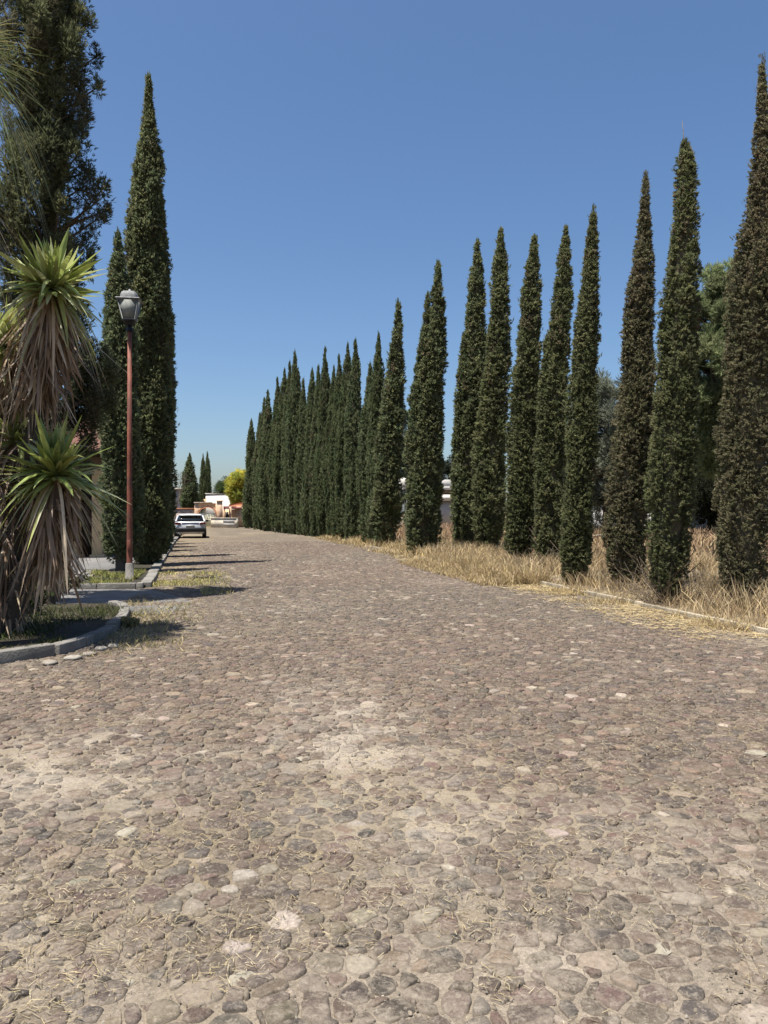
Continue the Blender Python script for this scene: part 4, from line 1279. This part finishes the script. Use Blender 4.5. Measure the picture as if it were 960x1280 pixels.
n_, m_ = len(ys_), len(xs_); idx = np.arange(n_ * m_).reshape(n_, m_)
F = np.stack([idx[:-1, :-1], idx[:-1, 1:], idx[1:, 1:], idx[1:, :-1]], -1).reshape(-1, 4)
rm.add(V, F)
V2 = [(v[0], 2 * (hy0 + 5.6) - v[1], v[2]) for v in V]; rm.add(V2, F[:, ::-1])
rf = rm.build('roof', M['tile'], hs)
fm = MB(); fm.box((-15.6, hy0 - .93, 3.32), (hx1 + .55, hy0 - .86, 3.52)); fm.box((-15.6, hy0 - .85, 3.35), (hx1 + .5, hy0 + 11.9, 3.42)); fm.build('eaves', M['wood'], rf)

# ------------------------------------------------------------------ the white car
cp = G(237, 673); cp[1] += 2.1
CARZ = .94
car = thing('parked_car', 'white hatchback car parked by the left kerb, seen from behind', 'car', cp, rz=R(1.0))
def loft(mb, rows, mi=0):
    """rows: (z, half width, y rear, y front, corner) -> rounded-rectangle section stack"""
    n = 28; V = []
    for (z_, hw, y0, y1, c) in rows:
        cy = (y0 + y1) / 2; hl = (y1 - y0) / 2
        for i in range(n):
            a = 2 * math.pi * i / n; ca, sa = math.cos(a), math.sin(a)
            e = c
            V.append((hw * math.copysign(abs(ca) ** e, ca), cy + hl * math.copysign(abs(sa) ** e, sa), z_))
    F = [(j * n + i, j * n + (i + 1) % n, (j + 1) * n + (i + 1) % n, (j + 1) * n + i) for j in range(len(rows) - 1) for i in range(n)]
    F += [tuple(range(n - 1, -1, -1)), tuple(range((len(rows) - 1) * n, len(rows) * n))]
    mb.add(V, F, mi)
mb = MB(); loft(mb, [(.28, .82, -2.02, 2.0, .3), (.45, .88, -2.1, 2.08, .28), (.7, .905, -2.12, 2.1, .28), (.92, .90, -2.08, 2.02, .28), (1.02, .875, -2.02, 1.8, .3), (1.05, .84, -1.98, 1.6, .3)])
body = mb.build('body', M['carpaint'], car, True)
mb = MB(); loft(mb, [(1.05, .80, -1.93, .95, .26), (1.25, .74, -1.72, .45, .26), (1.42, .68, -1.5, .12, .28)]); mb.build('window_band', M['glass'], car, True)
mb = MB(); loft(mb, [(1.42, .70, -1.62, .15, .3), (1.47, .68, -1.60, .12, .32), (1.52, .58, -1.45, .0, .35), (1.535, .4, -1.2, -.2, .4)]); rf = mb.build('roof', M['carpaint'], car, True)
mb = MB(); mb.tube([(0, -1.1, 1.53), (0, -1.2, 1.66)], [.012, .006], 5); mb.build('aerial', M['plastic'], rf)
mb = MB(); mb.obox((0, -1.66, 1.43), (.62, 0, 0), (0, .10, -.02), (0, .0, .014)); mb.build('spoiler', M['carpaint'], car, bevel=.01)
for s in (-1, 1):
    mb = MB(); mb.tube([(s * .83, -1.97, 1.05), (s * .76, -1.74, 1.26), (s * .70, -1.55, 1.43)], [.05, .045, .04], 6); mb.build('rear_pillar', M['carpaint'], car, True)
mb = MB(); mb.box((-.84, -2.165, .40), (.84, -1.95, .66)); mb.build('bumper', M['plastic'], car, bevel=.04)
mb = MB(); mb.box((-.24, -2.15, .72), (.24, -2.115, .84)); mb.build('number_plate', M['plate'], car)
for s in (-1, 1):
    mb = MB(); mb.obox((s * .70, -2.07, .93), (.17, s * .0 + .0, 0), (0, .05, 0), (0, -.01, .065)); mb.build('tail_light', M['redlamp'], car, bevel=.02)
    mb = MB(); mb.obox((s * .98, .55, 1.08), (.09, 0, 0), (0, .06, 0), (0, 0, .06)); mb.build('mirror', M['plastic'], car, bevel=.03)
mb = MB(); mb.box((-.50, -2.10, .965), (.50, -2.04, .985)); mb.build('trim', M['plastic'], car)
for sx in (-1, 1):
    for yy in (-1.3, 1.3):
        wh = MB(); wh.tube([(sx * .72, yy, .325), (sx * .76, yy, .325), (sx * .90, yy, .325), (sx * .925, yy, .325)], [.29, .325, .325, .29], 22); wo = wh.build('wheel', M['tyre'], car)
        ri = MB(); ri.tube([(sx * .90, yy, .325), (sx * .934, yy, .325)], [.21, .19], 18); ri.build('rim', M['rim'], wo)
        wa = MB(); wa.tube([(sx * .70, yy, .36), (sx * .908, yy, .36)], [.40, .40], 22); wa.build('wheel_arch', M['plastic'], car)
mb = MB(); mb.tube([(.5, -2.14, .3), (.5, -1.9, .3)], .03, 8); mb.build('exhaust', M['chrome'], car)

# ------------------------------------------------------------------ gateway and buildings at the road's end
car.scale = (1, 1, CARZ)
GY = 78.0
def X_(px, yy=GY): return WX(px, yy)
def Z_(px, py, yy=GY): return WZ(px, py, yy)
ga = thing('gateway', 'brick gateway with an arch and cream iron gate at the end of the road', 'gateway', (X_(259), GY, 0))
gx, gy = X_(259), GY
xl, xr = X_(243) - gx, X_(272) - gx
ol, orr = X_(248.5) - gx, X_(269.5) - gx
top = Z_(258, 629); spr = Z_(258, 643); oc = (ol + orr) / 2; orad = (orr - ol) / 2; rise = Z_(258, 634.5) - spr
poly = [(xl, 0), (ol, 0), (ol, spr)]
for k in range(1, 16):
    a = math.pi * (1 - k / 16); poly.append((oc + orad * math.cos(a), spr + rise * math.sin(a)))
poly += [(orr, spr), (orr, 0), (xr, 0), (xr, top), (xl, top)]
# arch wall: built as two piers plus voussoir strips, so every face is convex
mb = MB()
mb.box((xl, 0, 0), (ol, .5, top)); mb.box((orr, 0, 0), (xr, .5, top))
aps = [(oc + orad * math.cos(math.pi * (1 - k / 16)), spr + rise * math.sin(math.pi * (1 - k / 16))) for k in range(17)]
for (a, b) in zip(aps, aps[1:]):
    mb.prism([(a[0], a[1]), (b[0], b[1]), (b[0], top), (a[0], top)], 1, 0, .5)
mb.build('arch_wall', M['brick'], ga)
mb = MB()
for k in range(16):
    a, b = aps[k], aps[k + 1]; f = 1.16
    a2 = (oc + (a[0] - oc) * f, spr + (a[1] - spr) * f); b2 = (oc + (b[0] - oc) * f, spr + (b[1] - spr) * f)
    mb.prism([a, b, b2, a2], 1, -.06, -.003)
mb.build('arch_trim', M['orange'], ga)
mb = MB(); mb.box((xl - .05, -.06, top + .002), (xr - .5, .56, top + .1)); mb.build('coping', M['rubble'], ga)
px1, px2 = X_(271) - gx, X_(278) - gx
mb = MB(); mb.box((px1, -.25, 0), (px2, -.005, Z_(274, 627))); mb.box((px1 - .04, -.29, Z_(274, 627) + .002), (px2 + .04, .0, Z_(274, 626) + .05)); mb.build('pillar', M['brick'], ga)
gt = MB()
for s in (0, 1):
    a, b = (ol, oc) if s == 0 else (oc, orr)
    lf = MB(); a += .03; b -= .03; h = spr + rise * .35
    lf.box((a, .05, .12), (b, .08, h * .92))
    for xx in np.linspace(a, b, 6): lf.box((xx - .02, .02, .08), (xx + .02, .048, h + .15))
    lf.box((a, .012, h * .5), (b, .018, h * .5 + .06))
    leaf_ = lf.build('gate_leaf', M['gateiron'], ga)
hd = MB(); hd.tube([(oc + .06, .08, .8), (oc + .06, .02, .8), (oc + .06, .02, 1.1), (oc + .06, .08, 1.1)], .015, 6); hd.build('handle', M['black'], leaf_)
# forecourt wall
fw_ = thing('stone_wall', 'low pale stone wall with grey bands in front of the arch, right side', 'wall', (0, 0, 0))
wa_ = np.array([X_(265), GY - .5, 0]); wb_ = np.array([X_(296.5, GY - 3), GY - 3.0, 0]); wt_ = norm(wb_ - wa_); wn_ = np.cross(wt_, UP); wl_ = np.linalg.norm(wb_ - wa_)
hw_ = Z_(280, 648, GY - 1)
def wpiece(t0, t1, o, th, z0, z1):
    return MB().obox(wa_ + wt_ * wl_ * (t0 + t1) / 2 + wn_ * o + UP * (z0 + z1) / 2, wt_ * wl_ * (t1 - t0) / 2, wn_ * th / 2, UP * (z1 - z0) / 2)
wpiece(0, 1, 0, .3, 0, hw_).build('masonry', M['gstone'], fw_)
for py in (651, 655): wpiece(.5, .94, .17, .03, Z_(285, py + 1, GY - 1), Z_(285, py - .6, GY - 1)).build('grey_band', M['grey_wall'], fw_)
wpiece(-.01, 1.01, 0, .4, hw_ + .002, hw_ + .07).build('coping', M['gstone'], fw_)
lw = thing('stone_wall', 'pinkish stone wall running left from the brick arch, behind the white car', 'wall', (0, 0, 0))
mb = MB(); mb.box((X_(205), GY + .1, 0), (X_(243) - .003, GY + .45, Z_(235, 636.5))); mb.build('masonry', M['rubble'], lw)
mb = MB(); mb.box((X_(205), GY + .05, Z_(235, 636.5) + .002), (X_(243) - .003, GY + .5, Z_(235, 635.5) + .03)); mb.build('coping', M['orange'], lw)
# gatehouse with brick piers, awnings and an orange upper wall
gh = thing('gatehouse', 'small brick gatehouse with orange upper wall and dark red tile awnings', 'building', (0, 0, 0))
mb = MB()
for a, b in ((279, 281.5), (286.5, 289.5)): mb.box((X_(a), GY + .6, 0), (X_(b), GY + .9, Z_(284, 634)))
mb.box((X_(295.5), GY + .5, 0), (X_(306), GY + 1.0, Z_(300, 633)))
mb.build('brick_pier', M['brick'], gh)
mb = MB(); mb.box((X_(279), GY + 2.0, 0), (X_(306), GY + 2.3, Z_(290, 637, GY + 2))); mb.build('wall', M['cream'], gh)
mb = MB(); mb.prism([(X_(287), Z_(288, 633)), (X_(306), Z_(306, 633)), (X_(306), Z_(306, 627)), (X_(287), Z_(288, 630.5))], 1, GY + .92, GY + 3.5); mb.build('upper_wall', M['orange'], gh)
for a, b in ((279.5, 286.5), (289.5, 302)):
    mb = MB(); mb.prism([(GY + .0, Z_(284, 636)), (GY + .9, Z_(284, 633.5)), (GY + .9, Z_(284, 632.8)), (GY - .02, Z_(284, 635.2))], 0, X_(a), X_(b)); mb.build('awning', M['redtile'], gh)
mb = MB(); mb.box((X_(282), GY + 1.9, .9), (X_(286), GY + 1.97, Z_(284, 640))); mb.build('window', M['black'], gh)
# large white building behind
wb = thing('white_building', 'plain white walled building rising behind the brick gateway', 'building', (0, 0, 0))
WY = 92.0
# its long wall stands askew, the right end nearer the road
def WBP(t, off=0.0):
    a = np.array([WX(257, WY + 5), WY + 5.]); b = np.array([WX(310, WY - 1.5), WY - 1.5]); q = a + (b - a) * t
    n_ = np.array([(b - a)[1], -(b - a)[0]]); n_ /= np.linalg.norm(n_)
    return q + n_ * off
mb = MB()
def wslab(t0, t1, o0, o1, z0, za, zb):
    c4 = [WBP(t0, o0), WBP(t1, o0), WBP(t1, o1), WBP(t0, o1)]
    V = [(*p_, z0) for p_ in c4] + [(*c4[0], za), (*c4[1], zb), (*c4[2], zb), (*c4[3], za)]
    return mb.add(V, np.array([(0, 3, 2, 1), (4, 5, 6, 7), (0, 1, 5, 4), (1, 2, 6, 5), (2, 3, 7, 6), (3, 0, 4, 7)]))
wslab(0, .8, 0, -8, 0, WZ(258, 618, WY + 5), WZ(299, 619, WY)); wslab(.8005, 1, .01, -8, 0, WZ(299, 616, WY), WZ(309, 616, WY))
mb.build('wall', M['white'], wb)
mb = MB(); wslab(-.004, .799, .06, -.35, WZ(258, 618, WY + 5) + .004, WZ(258, 617, WY + 5) + .05, WZ(299, 618, WY) + .05); mb.build('parapet', M['white'], wb)
mb = MB(); mb.box((WX(254, WY), WY - .8, 0), (WX(257.4, WY), WY + 2, WZ(256, 624, WY))); mb.build('water_tank_tower', M['cream'], wb)
pb_ = thing('pale_house', 'pale grey house glimpsed left of the far thick cypress', 'house', (0, 0, 0))
mb = MB(); mb.box((WX(205, 100), 100, 0), (WX(232, 100), 108, WZ(225, 612, 100))); mb.build('wall', M['grey_wall'], pb_)
mb = MB(); mb.box((WX(204, 100), 99.6, WZ(225, 612, 100) + .003), (WX(233, 100), 108.4, WZ(225, 610, 100))); mb.build('roof', M['white'], pb_)
# white farm house across the field
FD = 82.0
c0 = P(545, 640, FD); fh = thing('farm_house', 'white and grey flat house across the field, glimpsed through the narrow gap', 'house', (c0[0], c0[1], 0), rz=-TH)
S_ = FD / FPX
def zf(py): return EYE + (640 - py) * S_
mb = MB(); mb.box((-2, 0, 0), (4.5, 6, zf(623))); mb.build('wall', M['grey_wall'], fh)
mb = MB(); mb.box((-2.1, -.5, zf(626)), (4.6, -.003, zf(618.5))); mb.build('balcony', M['white'], fh)
mb = MB(); mb.box((-2.0, .3, zf(618)), (4.5, 6, zf(612.5))); mb.build('upper_wall', M['wall'], fh)
mb = MB(); mb.box((-2.2, -.2, zf(612.3)), (4.7, 6.3, zf(608))); mb.box((1.0, 1, zf(607.9)), (4.3, 5, zf(599))); mb.build('roof', M['grey_wall'], fh)
mb = MB(); mb.box((-1.5, -.03, .8), (.2, -.002, zf(628))); mb.build('window', M['glass'], fh)
c1 = P(500, 640, 70); wt = thing('water_tank', 'rounded white water tank on a stand showing between two cypresses', 'tank', (c1[0] + .25, c1[1], 0))
zt_ = EYE + (640 - 611) / FPX * 70
mb = MB(); mb.tube([(0, 0, zt_), (0, 0, zt_ + .1), (0, 0, zt_ + .75), (0, 0, zt_ + .92), (0, 0, zt_ + 1.0)], [.42, .48, .48, .35, .12], 18); mb.build('tank', M['white'], wt, True)
mb = MB()
for sx in (-.3, .3):
    for sy in (-.3, .3): mb.tube([(sx, sy, -.1), (sx, sy, zt_)], .05, 6)
mb.build('stand', M['black'], wt)
# far wall and low building across the field
fwl = thing('field_wall', 'long low pale wall at the far side of the dry field', 'wall', (0, 0, 0))
a, b = P(700, 640, 62), P(1060, 640, 52); a[2] = b[2] = 0
t_ = norm(b - a)
mb = MB(); mb.obox((a + b) / 2 + UP * .6, t_ * np.linalg.norm(b - a) / 2, np.cross(UP, t_) * .1, UP * 1.1); mb.build('masonry', M['grey_wall'], fwl)
pl = thing('fallen_pole', 'pale pole lying in the dry field beyond the gap', 'pole', P(752, 672, 40) * np.array([1, 1, 0]))
mb = MB(); mb.tube([(-1.2, 0, .25), (0, 0, .35), (1.2, .1, .5)], .04, 6); mb.build('shaft', M['kerbpale'], pl)
